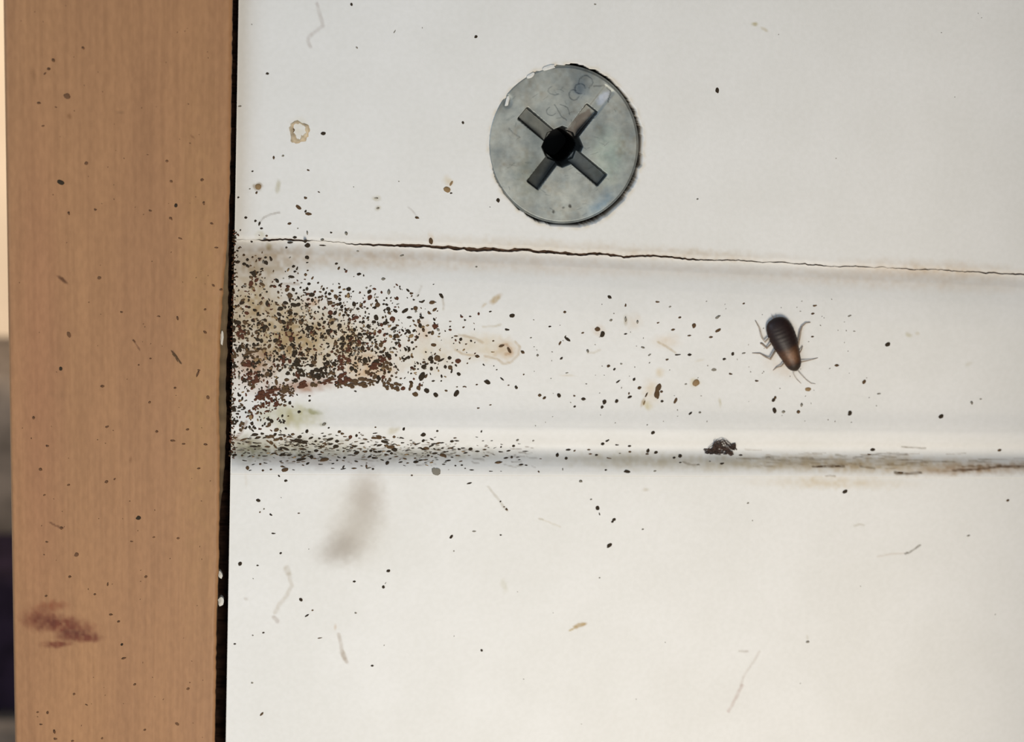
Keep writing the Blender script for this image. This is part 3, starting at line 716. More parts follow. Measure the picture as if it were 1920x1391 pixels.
# ------------------------------------------------------------------ droppings: "x y w h angle colour" in photograph pixels
DATA = """
461 408 6 5 0 k;479 414 6 6 0 k;486 420 10 5 65 k;490 428 7 5 0 k;542 419 9 6 0 b;558 428 4 3 0 g;500 442 5 4 0 b;497 450 8 4 0 k;472 453 5 5 0 k;553 445 8 5 0 k;576 437 10 4 90 g;573 452 8 8 0 k;576 460 11 8 -30 k;543 455 10 5 -10 k;
621 436 5 5 0 k;649 438 9 7 90 g;604 449 8 6 0 g;605 460 14 3 -4 k;537 464 5 5 0 k;457 478 6 6 0 b;473 482 5 5 0 b;464 487 6 6 0 k;458 495 8 6 0 k;470 498 5 5 0 b;499 493 9 7 80 k;576 483 10 9 -60 k;543 483 6 3 30 g;
472 511 9 4 0 k;487 515 8 5 30 b;577 507 5 4 0 b;540 506 9 5 60 t;553 509 7 5 0 k;546 519 15 6 -12 k;573 515 6 6 0 b;586 521 8 5 60 b;596 530 5 5 0 k;470 532 10 9 0 r;552 530 5 4 0 b;565 530 5 4 0 g;579 532 8 7 0 k;563 539 5 5 0 k;
538 543 11 8 80 b;550 543 8 6 -60 k;555 550 6 5 0 k;544 553 12 9 -40 b;500 547 5 5 0 k;445 555 6 4 -40 k;584 553 12 7 -8 k;578 561 9 6 20 r;599 557 10 6 10 b;600 547 7 4 -20 b;611 549 8 6 70 k;618 551 7 6 0 k;618 560 10 5 5 k;613 540 4 4 0 b;
654 542 12 9 -40 k;695 536 6 3 20 g;693 558 12 7 35 r;683 566 8 6 40 r;637 561 10 7 60 k;651 566 3 3 0 k;641 575 8 6 60 k;664 570 12 8 -50 k;671 579 7 5 -10 k;455 563 12 6 20 b;453 568 12 6 10 k;501 568 14 8 75 k;536 568 13 8 -25 k;551 571 14 7 -15 k;559 571 11 8 60 k;525 579 13 7 -5 k;467 576 7 5 0 k;
445 605 14 7 -5 k;459 604 11 9 0 b;453 627 16 14 0 r;439 637 8 8 0 k;484 637 12 8 -30 k;441 668 14 12 0 b;467 663 20 12 5 b;467 684 22 13 0 r;474 709 24 20 -60 r;474 720 14 12 0 b;480 764 12 9 20 r;488 742 22 18 0 r;508 736 30 15 12 r;534 731 24 13 10 b;531 742 13 9 60 b;505 752 16 13 20 r;518 758 16 9 25 r;497 760 14 10 0 r;534 760 8 7 0 b;499 771 10 5 10 r;
567 722 24 13 20 r;591 717 20 14 60 b;594 701 22 17 0 k;621 704 18 15 60 b;614 715 26 9 8 r;646 709 22 18 50 r;637 722 14 10 0 b;657 719 24 14 0 b;679 717 32 15 0 b;697 717 14 11 0 b;703 706 8 8 0 b;641 673 16 13 -30 r;609 673 9 8 0 k;557 666 22 14 -30 k;556 681 18 15 0 k;562 695 15 11 -60 k;570 704 14 8 0 k;584 685 12 7 25 k;531 652 13 10 20 k;505 649 12 7 50 b;
667 671 10 6 80 k;660 690 10 8 -30 k;667 695 9 8 0 k;703 685 18 12 0 r;444 768 22 8 4 k;441 790 12 9 75 k;453 799 18 11 70 b;509 789 10 8 0 k;529 790 12 9 -20 k;561 772 8 7 0 k;529 780 7 5 60 k;492 798 5 5 0 k;536 803 6 5 -60 k;518 806 12 8 10 b;477 815 15 5 -2 k;607 795 10 7 15 g;616 802 5 4 0 k;580 751 6 5 10 k;580 742 6 4 -10 k;515 658 8 6 40 k;519 674 7 6 10 k;520 691 5 9 0 b;507 703 7 9 -20 k;497 684 11 5 15 b;518 716 8 12 0 b;539 700 9 7 -20 k;538 712 12 8 -10 b;495 620 9 8 0 k;
725 559 4 4 0 k;733 558 5 4 50 k;733 564 4 3 0 b;719 570 6 5 0 k;707 571 10 9 60 b;728 579 12 9 90 k;689 578 6 5 0 k;685 586 7 4 80 k;746 570 8 3 15 g;776 562 5 5 0 k;793 565 10 6 35 k;810 567 14 8 0 b;784 554 6 3 50 g;827 554 13 5 -60 k;759 582 15 6 35 k;779 577 9 8 0 b;780 584 6 5 0 g;768 595 13 6 -5 k;706 595 12 8 -70 k;718 595 6 6 0 b;722 606 13 8 0 k;745 610 9 5 -15 b;738 616 14 5 20 k;699 617 5 4 0 k;726 626 6 6 0 k;718 617 5 5 0 b;707 630 7 3 10 k;739 636 10 4 -20 b;694 637 6 5 60 k;
765 621 13 6 -50 k;788 611 11 6 85 k;801 610 8 5 0 t;811 624 9 9 0 b;823 631 6 4 0 t;766 638 6 6 0 b;773 642 6 5 0 k;779 637 7 6 40 b;780 650 5 4 0 b;813 646 11 6 -5 b;844 612 5 4 30 k;872 600 5 5 0 k;855 630 9 3 0 b;864 636 7 6 60 k;874 645 5 4 20 b;869 656 7 4 30 t;895 668 9 6 -10 b;881 672 6 4 40 b;876 681 4 4 0 b;855 685 7 5 -60 k;960 591 11 7 10 k;951 618 10 6 -5 k;941 648 14 6 12 b;955 656 14 5 -60 b;925 639 5 4 0 b;924 660 8 3 0 t;907 684 6 4 -40 k;926 686 3 3 0 k;931 693 4 3 0 k;941 710 11 4 -42 k;913 716 14 7 -40 k;
714 647 11 9 80 b;715 660 12 6 -8 k;719 666 7 5 -60 k;732 654 8 4 60 g;766 670 10 7 -20 k;795 679 9 6 0 b;810 678 10 8 0 k;827 675 18 4 32 k;843 671 8 7 0 k;815 664 7 4 40 b;816 681 6 5 0 k;848 680 5 4 0 b;844 688 9 8 0 b;847 695 11 5 80 k;860 701 10 7 0 k;809 691 9 8 20 k;791 706 22 12 55 k;828 705 8 5 -80 k;827 714 4 4 0 k;771 700 5 4 0 k;700 687 18 14 0 r;725 685 14 13 0 b;719 707 10 9 0 r;702 707 10 9 0 b;731 712 10 7 80 b;743 707 6 4 0 b;771 717 9 6 -30 b;
743 725 20 13 0 b;726 723 16 12 -20 b;756 728 13 8 0 r;771 723 10 9 0 b;768 729 9 6 80 b;785 728 10 7 80 b;778 739 12 8 -45 b;800 732 13 11 70 k;817 740 12 9 0 k;836 732 7 5 -30 b;855 737 15 8 60 k;968 726 8 7 -40 k;953 722 5 3 0 b;894 721 5 3 10 b;897 765 6 4 10 b;919 759 6 3 0 b;757 804 8 6 60 k;704 801 4 3 0 b;793 815 10 7 -20 k;820 808 5 4 0 k;809 823 9 4 -30 k;813 832 11 3 10 k;793 826 7 7 0 k;783 832 15 4 22 k;847 827 9 6 0 k;844 840 14 4 5 b;861 842 7 6 0 k;882 842 10 7 0 k;894 846 11 4 -5 k;873 849 9 3 8 k;912 854 11 3 -12 b;963 836 6 5 0 k;939 838 5 4 30 k;939 847 10 4 0 k;953 845 10 4 10 k;959 857 6 6 0 k;971 857 9 2 0 k;976 871 11 4 3 k;829 840 7 4 0 k;833 847 8 4 -10 k;815 842 7 4 -30 k;774 840 8 3 0 k;803 854 6 4 0 k;810 856 5 3 0 b;847 857 7 3 -10 k;835 857 5 3 0 b;780 866 11 5 5 k;854 873 4 3 0 k;866 872 5 3 0 k;872 878 4 3 0 k;739 843 12 7 -30 k;728 846 11 5 0 k;734 850 6 5 0 k;695 845 7 7 0 k;704 847 10 4 -20 k;726 868 10 7 30 k;716 862 9 3 -20 k;693 856 9 4 25 k;743 856 10 3 5 b;759 860 9 3 -15 b;772 891 5 4 0 b;817 883 17 14 -80 g;879 906 12 4 10 k;699 879 6 5 0 k;764 868 7 3 5 b;778 859 6 3 10 b;755 830 8 4 5 k;739 819 6 5 0 b;711 821 26 7 0 b;
492 813 8 6 0 k;508 818 18 6 -12 b;516 814 8 7 30 k;531 821 18 7 15 b;549 814 9 6 0 b;562 819 10 8 -30 k;557 826 26 7 -12 k;570 829 18 7 -10 k;583 821 10 4 25 k;599 822 6 5 0 k;592 827 7 5 10 k;632 827 8 6 0 k;629 837 13 6 -5 k;607 834 12 9 30 b;642 813 8 6 0 b;657 819 11 7 50 r;668 817 7 6 60 k;668 828 9 3 10 b;679 831 11 3 5 k;508 831 22 6 -35 b;516 837 12 5 -50 b;486 836 7 6 0 k;478 842 5 3 0 k;466 844 5 3 0 b;441 853 7 5 0 k;454 854 5 4 0 b;486 854 5 3 0 b;497 855 12 3 5 k;448 831 9 3 -20 k;538 835 12 5 -5 k;554 835 10 4 0 k;567 836 9 4 -30 k;535 841 22 5 -18 k;550 843 14 3 5 k;568 848 9 4 -10 k;580 847 7 5 0 k;593 845 9 6 0 k;604 848 8 5 -10 b;584 857 9 8 60 k;607 862 20 6 5 b;562 862 17 6 8 k;577 869 8 4 30 k;568 872 6 3 -20 b;632 863 5 4 0 k;646 858 7 5 0 k;624 869 7 3 10 k;644 846 6 4 30 b;669 849 14 8 10 k;657 853 12 2 3 k;668 865 8 3 -15 k;644 875 8 4 50 k;643 879 13 3 10 k;664 878 11 3 0 b;624 878 9 2 -5 b;695 845 6 5 0 k;687 874 4 7 0 b;534 880 14 7 15 b;488 870 5 4 0 b;493 882 5 4 0 b;508 880 6 4 0 b;523 892 6 4 -50 k;536 901 8 6 -5 k;464 877 11 7 75 b;484 938 10 7 -35 k;
487 960 4 4 0 b;495 954 4 4 0 g;508 965 7 5 -30 k;513 1000 9 4 0 k;526 1037 6 5 30 k;560 962 6 3 0 b;450 1057 10 8 30 k;483 1060 5 3 0 k;564 1124 9 7 -70 k;586 1144 5 4 0 b;575 1154 11 4 32 k;494 1186 6 4 0 k;474 1191 4 4 0 g;440 1207 6 4 0 k;600 1196 10 3 10 b;667 1149 5 5 0 g;698 1248 6 4 0 k;664 1090 7 5 0 k;719 1100 8 7 60 k;723 1093 5 1.6 60 k;728 1070 9 6 45 k;846 1006 11 5 62 k;851 1033 3 3 0 g;889 996 8 3 0 g;490 1339 11 5 42 b;473 1280 5 5 0 g;846 1007 8 5 62 k;
903 1219 6 5 0 k;939 1003 5 4 0 k;938 940 4 4 0 k;950 955 6 6 -40 b;945 950 4 3 0 b;1142 1023 13 6 28 k;1151 974 9 6 60 k;1148 978 6 5 0 k;1121 952 9 7 -70 k;1124 963 7 3 -80 k;1108 936 5 4 0 g;1089 902 8 7 -30 g;1205 992 5 4 0 g;1124 1083 4 3 0 g;1175 884 14 5 -14 k;1136 881 6 4 0 k;1010 884 5 4 -50 b;1055 880 6 3 90 g;1228 883 6 3 10 g;
1584 921 11 6 30 k;1889 938 7 6 0 b;1816 1004 8 4 8 g;1514 1203 8 6 0 g;1402 943 5 4 0 g;1345 170 12 6 82 k;1308 373 5 4 0 g;659 8 9 5 88 k;501 138 7 4 -15 k;892 69 7 5 0 k;868 230 6 6 50 k;606 250 12 7 25 k;669 89 6 4 -50 g;740 59 8 3 60 g;449 199 8 4 0 g;548 244 9 7 80 b;513 296 8 5 80 b;530 292 6 5 0 g;473 321 5 4 0 k;578 319 7 4 -30 b;484 349 12 10 0 t;481 361 7 5 50 b;468 354 4 3 0 g;598 360 6 3 -30 b;573 371 7 7 0 b;560 388 13 6 -38 b;579 401 16 7 -12 b;573 396 6 4 60 k;447 370 5 5 0 k;705 371 9 4 -10 g;708 390 7 5 0 g;782 408 10 6 -20 b;808 452 15 9 88 b;838 355 16 12 20 t;846 344 13 5 55 t;846 362 6 4 0 k;748 340 3 3 0 g;934 376 9 6 70 k;1116 8 5 4 0 g;671 471 5 4 0 g;
753 479 9 4 10 g;893 500 5 4 0 g;1143 557 9 6 -35 k;1173 572 7 5 88 b;1233 566 9 5 0 b;1256 575 6 4 20 g;1059 585 6 5 0 b;1031 612 7 4 0 k;1145 600 7 6 0 g;1173 598 13 5 90 g;1195 604 9 5 80 g;1234 605 6 4 20 b;1120 617 12 10 -30 b;1129 627 10 10 0 k;1092 624 7 4 10 b;1060 631 6 4 60 k;1064 636 15 6 -40 k;1050 643 13 4 57 b;1173 626 7 3 10 k;1102 658 9 6 -80 g;1052 672 8 5 30 k;1008 666 5 5 0 g;1141 686 8 7 0 b;1152 692 7 5 35 k;1165 682 5 5 0 g;1063 699 7 3 5 g;982 702 4 4 0 b;968 727 6 6 0 k;1159 715 12 4 33 k;1189 711 7 5 60 k;1199 727 8 6 20 b;1012 741 7 6 0 b;1020 746 9 6 25 b;1048 741 10 8 -10 k;1077 742 5 5 0 b;1094 748 9 6 -5 k;1133 754 10 7 35 k;1129 763 7 8 0 k;1156 752 8 8 0 k;1181 744 13 5 18 k;1179 738 6 4 70 b;1212 740 13 4 60 b;1208 755 10 3 70 t;1234 727 22 10 75 b;1232 740 20 9 80 b;1240 734 7 6 0 b;1241 752 7 6 0 k;1205 651 9 5 -20 g;1218 665 8 4 30 g;1251 674 7 5 20 b;995 633 5 3 0 g;
1274 595 7 5 0 b;1301 611 10 7 40 b;1262 618 8 4 12 b;1292 629 9 4 5 b;1346 594 14 6 28 g;1346 619 13 5 30 b;1333 632 8 4 5 b;1271 665 13 4 5 k;1293 665 8 5 0 k;1374 663 9 7 55 k;1358 673 8 6 0 k;1394 662 9 4 10 g;1339 693 14 6 -8 g;1370 701 8 5 -10 b;1419 714 8 5 0 b;1304 717 15 11 50 t;1286 720 6 4 0 g;1266 751 13 5 65 b;1294 775 10 5 38 k;1453 746 8 6 60 b;1450 750 8 8 0 k;1452 769 10 11 0 k;1394 569 6 4 10 b;1312 773 6 5 0 g;1469 772 7 6 0 g;1497 772 7 7 0 b;1503 759 5 8 0 g;1428 644 6 5 0 b;
1275 855 9 8 0 k;1264 858 7 5 10 k;1275 867 6 3 0 k;1309 871 6 3 0 g;1331 865 5 3 0 g;1354 869 9 5 15 k;1388 853 9 4 -5 k;1440 857 10 3 0 g;1535 875 16 3 0 b;1528 573 9 5 10 b;1524 588 7 4 10 b;1593 592 9 4 18 g;1523 631 7 4 0 b;1664 645 11 7 30 k;1569 685 9 5 0 b;1620 716 11 7 42 b;1648 738 9 4 0 g;1593 775 9 8 10 k;1764 780 11 7 32 k;1822 755 9 6 -80 g;1839 748 5 4 0 g;1636 843 11 7 -10 k;1630 852 8 4 0 b;1874 844 8 5 10 b;1515 729 12 7 0 t;1687 886 14 4 -5 b;1571 874 14 3 0 b;1602 621 5 3 0 g;
1077 762 6 5 0 k;1224 811 9 7 75 k;970 825 7 5 30 g;1000 826 5 4 0 g;985 846 12 2 0 k;986 872 7 3 -10 k;1013 860 6 2 0 b;1045 853 9 6 75 k;1061 859 7 7 0 k;1065 843 12 5 3 k;1077 845 6 4 30 b;1130 832 7 6 0 k;1139 826 9 5 30 k;1157 834 8 4 0 k;1180 836 8 5 0 k;1104 843 7 3 0 b;1107 851 7 3 0 b;1118 853 7 5 10 k;1142 859 11 3 -10 b;1162 850 5 3 0 g;1181 847 6 4 0 b;1215 845 10 6 75 k;1213 851 8 4 0 b;1230 848 11 6 15 k
"""
WDATA = """
100 113 8 6 -60 w;91 129 8 7 0 w;84 138 7 4 40 w;125 180 14 9 -50 w;73 193 9 6 -10 w;105 201 6 3 -20 w;156 90 8 6 -60 w;80 236 7 4 0 w;162 306 10 7 -10 w;114 341 15 8 -22 k;129 400 8 6 -70 w;179 393 6 6 0 w;282 395 7 5 -10 w;330 385 9 8 0 k;320 409 8 6 -30 w;321 340 6 5 -40 w;313 302 6 5 0 w;379 337 8 7 0 w;382 381 8 6 -80 w;397 419 7 4 -20 w;338 447 10 4 -25 w;277 290 4 3 0 w;
186 521 9 7 -10 w;405 464 9 4 -10 w;400 535 7 4 -40 w;414 543 7 5 0 w;384 580 6 5 0 w;384 622 9 6 -50 w;333 596 10 5 -80 w;228 585 6 5 0 w;129 627 14 8 -80 w;330 669 26 5 -57 b;251 639 8 4 -50 w;371 700 15 4 68 w;373 694 6 5 0 w;282 672 5 4 0 w;260 684 4 4 0 w;114 691 9 7 -40 k;192 724 8 5 0 w;390 745 9 7 85 w;328 727 6 5 0 w;280 754 6 6 0 w;63 783 6 5 80 w;201 800 8 6 30 w;351 805 8 5 0 w;294 809 6 5 0 w;324 826 12 5 -8 w;344 832 8 4 0 w;385 833 9 5 -10 w;89 836 7 6 0 w;372 878 8 4 0 w;76 880 7 6 -30 w;199 903 8 7 0 w;128 909 7 5 0 w;215 898 6 4 40 w;298 593 6 3 -20 w;
83 928 6 4 20 w;259 971 10 7 -20 k;115 990 6 6 0 w;143 1040 9 7 -10 w;288 1007 6 4 0 w;247 1015 6 4 0 w;334 1009 6 4 0 w;273 1081 7 6 0 w;131 1081 7 6 0 w;202 1095 9 4 80 w;178 1114 6 5 0 w;208 1152 9 5 -5 w;222 1165 7 5 20 w;228 1208 6 6 0 k;232 1234 10 4 15 w;252 1283 7 5 15 w;352 1291 7 6 0 w;139 1301 6 6 0 w;162 1321 7 3 -30 w;70 1335 6 4 0 w;89 1336 7 6 80 w;77 1358 7 4 0 w;332 1357 10 6 -45 w;102 1371 10 6 -80 w;104 1385 8 6 0 w;136 1389 7 5 0 w;271 1368 6 5 0 w;191 1384 5 5 0 w;88 1016 6 5 0 w;86 1117 6 5 0 w
"""
def parse(s, listed=1):
    out = []
    for e in s.replace('\n', ' ').split(';'):
        e = e.split()
        if len(e) == 6: out.append((*[float(v) for v in e[:5]], e[5], listed))
    return out
spots = parse(DATA) + parse(WDATA)
listed_xy = np.array([(s[0], s[1]) for s in spots])
rs = np.random.RandomState(11)
def dens(x, y):
    """how thickly the fine specks lie, read off the photograph"""
    g_ = lambda cx_, cy_, sx, sy: math.exp(-((x-cx_)/sx)**2-((y-cy_)/sy)**2)
    v = 1.0*g_(500, 640, 95, 80) + .9*g_(610, 630, 85, 62) + .55*g_(690, 625, 70, 60) + .6*g_(640, 690, 110, 28)
    v += .22*g_(800, 640, 70, 70) + .45*g_(480, 770, 50, 60) + .18*g_(470, 510, 40, 50)
    if 805 < y < 885: v += 1.3*g_(580, 838, 85, 21) + .6*g_(720, 842, 100, 20) + .3*g_(850, 848, 110, 18) + .22*g_(480, 848, 50, 26)
    if 718+.04*abs(x-620) < y < 808 and x > 560: v *= .04
    if y > 884: v *= 0
    if y < 452+(x-440)*.045: v *= .25
    return min(v, 1)
fine = []
tries = 0
while len(fine) < 2350 and tries < 160000:
    tries += 1
    x, y = rs.uniform(438, 1000), rs.uniform(440, 884)
    clot = float(vnoise(x, y, 13, 77))
    if rs.rand() > dens(x, y)*min(1.3, .25+1.5*clot*clot): continue
    s = min(max(rs.lognormal(1.60, .38), 2.4), 11)
    if np.min(np.hypot(listed_xy[:, 0]-x, listed_xy[:, 1]-y)) < 5.0: continue
    cove = 812 < y < 884
    asp = rs.uniform(.30, .55) if cove else rs.uniform(.55, 1)
    a = rs.normal(0, 12) if cove else rs.uniform(0, 180)
    c_ = rs.choice(list('kkkbbr') if not cove else list('kkkbbg')) if rs.rand() > .12 else rs.choice(list('tg'))
    fine.append((x, y, s*(1.5 if cove else 1.15), s*asp*(1.1 if cove else 1), a, str(c_), 0))
for _ in range(26):      # a few faint ones on the clean panels
    x, y = rs.uniform(470, 1900), rs.choice([rs.uniform(20, 430), rs.uniform(920, 1380)])
    fine.append((x, y, rs.uniform(2, 3.2), rs.uniform(1.6, 2.4), rs.uniform(0, 180), 'g', 0))
for _ in range(90):
    x, y = rs.uniform(1000, 1650), rs.uniform(560, 800)
    fine.append((x, y, rs.uniform(2, 3.8), rs.uniform(1.5, 2.6), rs.uniform(0, 180), 'g', 0))
for _ in range(110):
    x, y = rs.uniform(35, 400), rs.uniform(10, 1385)
    fine.append((x, y, rs.uniform(1.8, 3.6), rs.uniform(1.4, 2.4), rs.uniform(0, 180), 'w', 0))
for _ in range(230):     # along the gap beside the board
    y = rs.uniform(430, 860); x = 436-(y-430)*.013+abs(rs.normal(0, 5))
    fine.append((x, y, rs.uniform(3, 7), rs.uniform(2.5, 5), rs.uniform(0, 180), rs.choice(['k', 'b', 'r']), 0))
allsp = spots + fine

# six lumpy master shapes, unit radius, flat underside slightly sunk
def lump(seed, sub=2):
    bm = bmesh.new()
    bmesh.ops.create_icosphere(bm, subdivisions=sub, radius=1.0)
    r_ = random.Random(seed); dirs = [(Vector((r_.gauss(0, 1), r_.gauss(0, 1), r_.gauss(0, .6))).normalized(), r_.uniform(-.38, .34), r_.uniform(2, 9)) for _ in range(11)]
    for v in bm.verts:
        n_ = v.co.normalized(); k = 1.0
        for d, am, sh in dirs: k += am*math.exp(-sh*(1-n_.dot(d)))
        if seed % 3 == 1: k *= 1-.30*max(0, n_.x)**2*0.9 if n_.x > 0 else 1
        v.co = n_*k
        if seed % 3 == 1 and v.co.x > 0: v.co.y *= 1-.45*min(1, v.co.x); v.co.z *= 1-.3*min(1, v.co.x)
        if v.co.z < -.25: v.co.z = -.25
    return bm
def crust(seed):
    """a matted cluster of many lumps inside a unit disc"""
    r_ = random.Random(seed); out = bmesh.new()
    for k in range(13):
        a = r_.uniform(0, 2*math.pi); q = math.sqrt(r_.random())*.78
        b2 = lump(300+seed*20+k, 1); t_ = bpy.data.meshes.new('t'); b2.to_mesh(t_); b2.free()
        sx, sy = r_.uniform(.20, .42), r_.uniform(.20, .36)
        t_.transform(Matrix.Translation((math.cos(a)*q, math.sin(a)*q, r_.uniform(0, .25))) @ Matrix.Rotation(r_.uniform(0, 6), 4, 'Z') @ Matrix.Diagonal((sx, sy, r_.uniform(.5, .9), 1)))
        out.from_mesh(t_); bpy.data.meshes.remove(t_)
    return out
LUMPS = {}
def lump_mesh(i, c_):
    if (i, c_) not in LUMPS:
        bm = crust(i) if i >= 10 else lump(100+i)
        me = bpy.data.meshes.new('dropping')
        bm.to_mesh(me); bm.free()
        me.polygons.foreach_set('use_smooth', np.ones(len(me.polygons), bool))
        me.materials.append(DROP[c_])
        LUMPS[(i, c_)] = me
    return LUMPS[(i, c_)]
def spot_matrix(s):
    x, y, w, h_, a, c_, _l = s
    p0, ax, ay = surf_frame(x, y)
    a = math.radians(a)
    A = (ax*math.cos(a)+ay*math.sin(a))*(w/2); B = (-ax*math.sin(a)+ay*math.cos(a))*(h_/2)
    n_ = ax.cross(ay).normalized()
    if n_.y > 0: n_ = -n_
    An = A.normalized(); Bl = (B-An*B.dot(An)).length
    Bn = n_.cross(An).normalized()
    thick = .34*min(A.length, Bl)
    if c_ in 'g': thick *= .35
    M = Matrix((An*A.length, Bn*Bl, n_*thick)).transposed()
    M = (M*MM).to_4x4(); M.translation = p0*MM
    return M

def place_of(x, y):
    crackY = 448+(x-440)*.0453
    if x < wood_right(y):
        third = 'upper' if y < 464 else ('middle' if y < 928 else 'lower')
        side = 'gap side' if x > 290 else ('middle' if x > 140 else 'outer side')
        return f"on the board's {third} third", 'droppings on the wooden board'
    if y < crackY-6:
        if x > 640: return 'on the upper panel around the screw', 'droppings scattered on the upper panel'
        if y < 340: return 'near the ring stain', 'droppings scattered on the upper panel'
        return 'just above the crack', 'droppings scattered on the upper panel'
    if y < crackY+9: return 'sitting on the crack', 'droppings along the crack'
    if y > 888:
        if x < 620: return 'between board and painted shadow', 'droppings scattered on the lower panel'
        if x < 900: return 'around the painted shadow', 'droppings scattered on the lower panel'
        if x < 1250: return 'on the panel beyond the shadow', 'droppings scattered on the lower panel'
        return 'on the plain lower panel', 'droppings scattered on the lower panel'
    if y > 806:
        if x < 600: return 'in the ledge groove\'s near end', 'droppings in the ledge groove'
        if x < 780: return 'in the groove above the shadow', 'droppings in the ledge groove'
        if x < 1000: return 'in the groove past the grey droplet', 'droppings in the ledge groove'
        return 'in the groove near the clump', 'droppings in the ledge groove'
    if x < 740:
        if y < 540: return 'at the top of the dense cluster', 'droppings of the dense cluster on the moulding'
        if y < 650: return 'in the upper dense cluster', 'droppings of the dense cluster on the moulding'
        if y < 745: return 'in the cluster\'s crusted rim', 'droppings of the dense cluster on the moulding'
        return 'under the dense cluster', 'droppings of the dense cluster on the moulding'
    if x < 990: return ('above' if y < 650 else 'below') + ' the amber smear', 'droppings at the thinning edge of the cluster'
    if x < 1320: return ('high' if y < 690 else 'low') + ' in the mid moulding', 'droppings in the middle of the moulding'
    if x < 1530: return 'close around the cockroach', 'droppings round the cockroach'
    return 'beyond the cockroach', 'droppings beyond the cockroach'

UNIQUE = {
    (606, 250): 'black oval dropping beside the tan ring stain', (1345, 170): 'upright black speck alone on the upper panel beyond the screw',
    (934, 376): 'black speck just outside the lower left rim of the screw', (791, 706): 'large jagged black clot at the lower edge of the cluster',
    (817, 883): 'large pale grey droplet hanging at the ledge edge', (838, 355): 'tan comma-shaped droplet on the upper panel left of the screw',
    (808, 452): 'brown upright droplet touching the crack from above', (1234, 727): 'tall reddish brown smear, upper half, between cluster and cockroach',
    (1232, 740): 'tall reddish brown smear, lower half, between cluster and cockroach', (1304, 717): 'round tan droplet to the lower left of the cockroach',
    (1129, 627): 'round black head of the twin dropping in mid moulding', (1120, 617): 'brown rear half of the twin dropping in mid moulding',
    (1064, 636): 'bent black bar-shaped dropping in mid moulding', (1050, 643): 'thin brown stick next to the bent black dropping',
    (1452, 769): 'round black dropping below the cockroach, lower of a pair', (1450, 750): 'black dropping below the cockroach, upper of a pair',
    (1664, 645): 'black oval dropping right of the cockroach, highest of the far ones', (1593, 775): 'round black dropping low on the moulding beyond the cockroach',
    (1764, 780): 'black oval dropping furthest along the moulding', (1620, 716): 'brown oval dropping lower right of the cockroach',
    (1636, 843): 'dark dropping on the upper lip of the groove beyond the cockroach', (1584, 921): 'black speck just below the dirty ledge on the lower panel',
    (1142, 1023): 'slanted black flake alone on the lower panel', (1151, 974): 'black angular speck above the slanted flake on the lower panel',
    (1175, 884): 'flat black dropping lying on the ledge edge', (484, 938): 'black dropping below the ledge close to the board',
    (450, 1057): 'dark round dropping against the gap on the lower panel', (564, 1124): 'black dropping beside the wavy pale stain on the lower panel',
    (719, 1100): 'black dropping with a thin tail below the painted shadow', (728, 1070): 'slanted black dropping right of the painted shadow',
    (846, 1006): 'slim upright black dropping on the lower panel', (654, 542): 'solid black oval dropping above the dense cluster',
    (576, 483): 'black oval dropping just under the crack', (125, 180): 'larger brown dropping near the top of the wooden board',
    (114, 341): 'dark slanted dropping on the wooden board, largest of its upper part', (129, 627): 'dark upright dropping on the wooden board above its middle',
    (330, 669): 'long slanted dark splinter-like dropping on the wooden board', (259, 971): 'black dropping low on the middle of the wooden board',
    (330, 385): 'round black dropping on the wooden board near the gap', (332, 1357): 'slanted dropping near the bottom of the wooden board',
    (1224, 811): 'single black dropping on the bright ridge above the groove', (882, 842): 'plump black dropping in the groove past the grey droplet',
    (669, 849): 'black dropping with a pointed tail in the ledge groove', (855, 737): 'leaning black dropping at the cluster end above the ledge',
    (817, 740): 'squarish grey black dropping under the cluster end', (800, 732): 'round black dropping under the large black clot',
    (913, 716): 'black slanted flake past the end of the cluster', (810, 567): 'brown oval dropping at the top right end of the cluster',
    (827, 554): 'leaning dark dropping with a pale tail above the cluster end', (1048, 741): 'round black dropping in the row below mid moulding',
    (1374, 663): 'black dropping at the tip of the cockroach\'s left leg', (1345, 170): 'upright black speck alone on the upper panel beyond the screw',
    (711, 821): 'long brown smear on the ridge above the groove', (444, 768): 'long black streak touching the gap below the cluster',
    (679, 717): 'widest dark brown crust along the cluster\'s lower rim', (808, 452): 'brown upright droplet touching the crack from above',
    (960, 591): 'dark oval dropping above the amber smear', (892, 69): 'black speck on the upper panel above and left of the screw',
    (868, 230): 'black speck beside the screw on the upper panel', (659, 8): 'black speck at the very top of the upper panel',
    (501, 138): 'black speck high on the upper panel close to the board', (903, 1219): 'black speck alone low on the lower panel',
    (1515, 729): 'pale tan dropping just below the cockroach\'s head', (1339, 693): 'flat grey dropping left of the cockroach',
}
COLW = {'k': 'black', 'b': 'dark brown', 'r': 'reddish brown', 't': 'tan', 'g': 'faint grey', 'w': 'brown'}
def size_rank(s):
    u_ = (int(s[0]), int(s[1])) in UNIQUE
    return -(s[2]*s[3]*(1.25 if s[6] else 1.0)*(1.0 if s[5] != 'g' else .6) + (1000 if u_ else 0))
order = sorted(range(len(allsp)), key=lambda i: size_rank(allsp[i]))
chosen = set(order[:296])
rr_ = random.Random(3)
rest = []; made = []
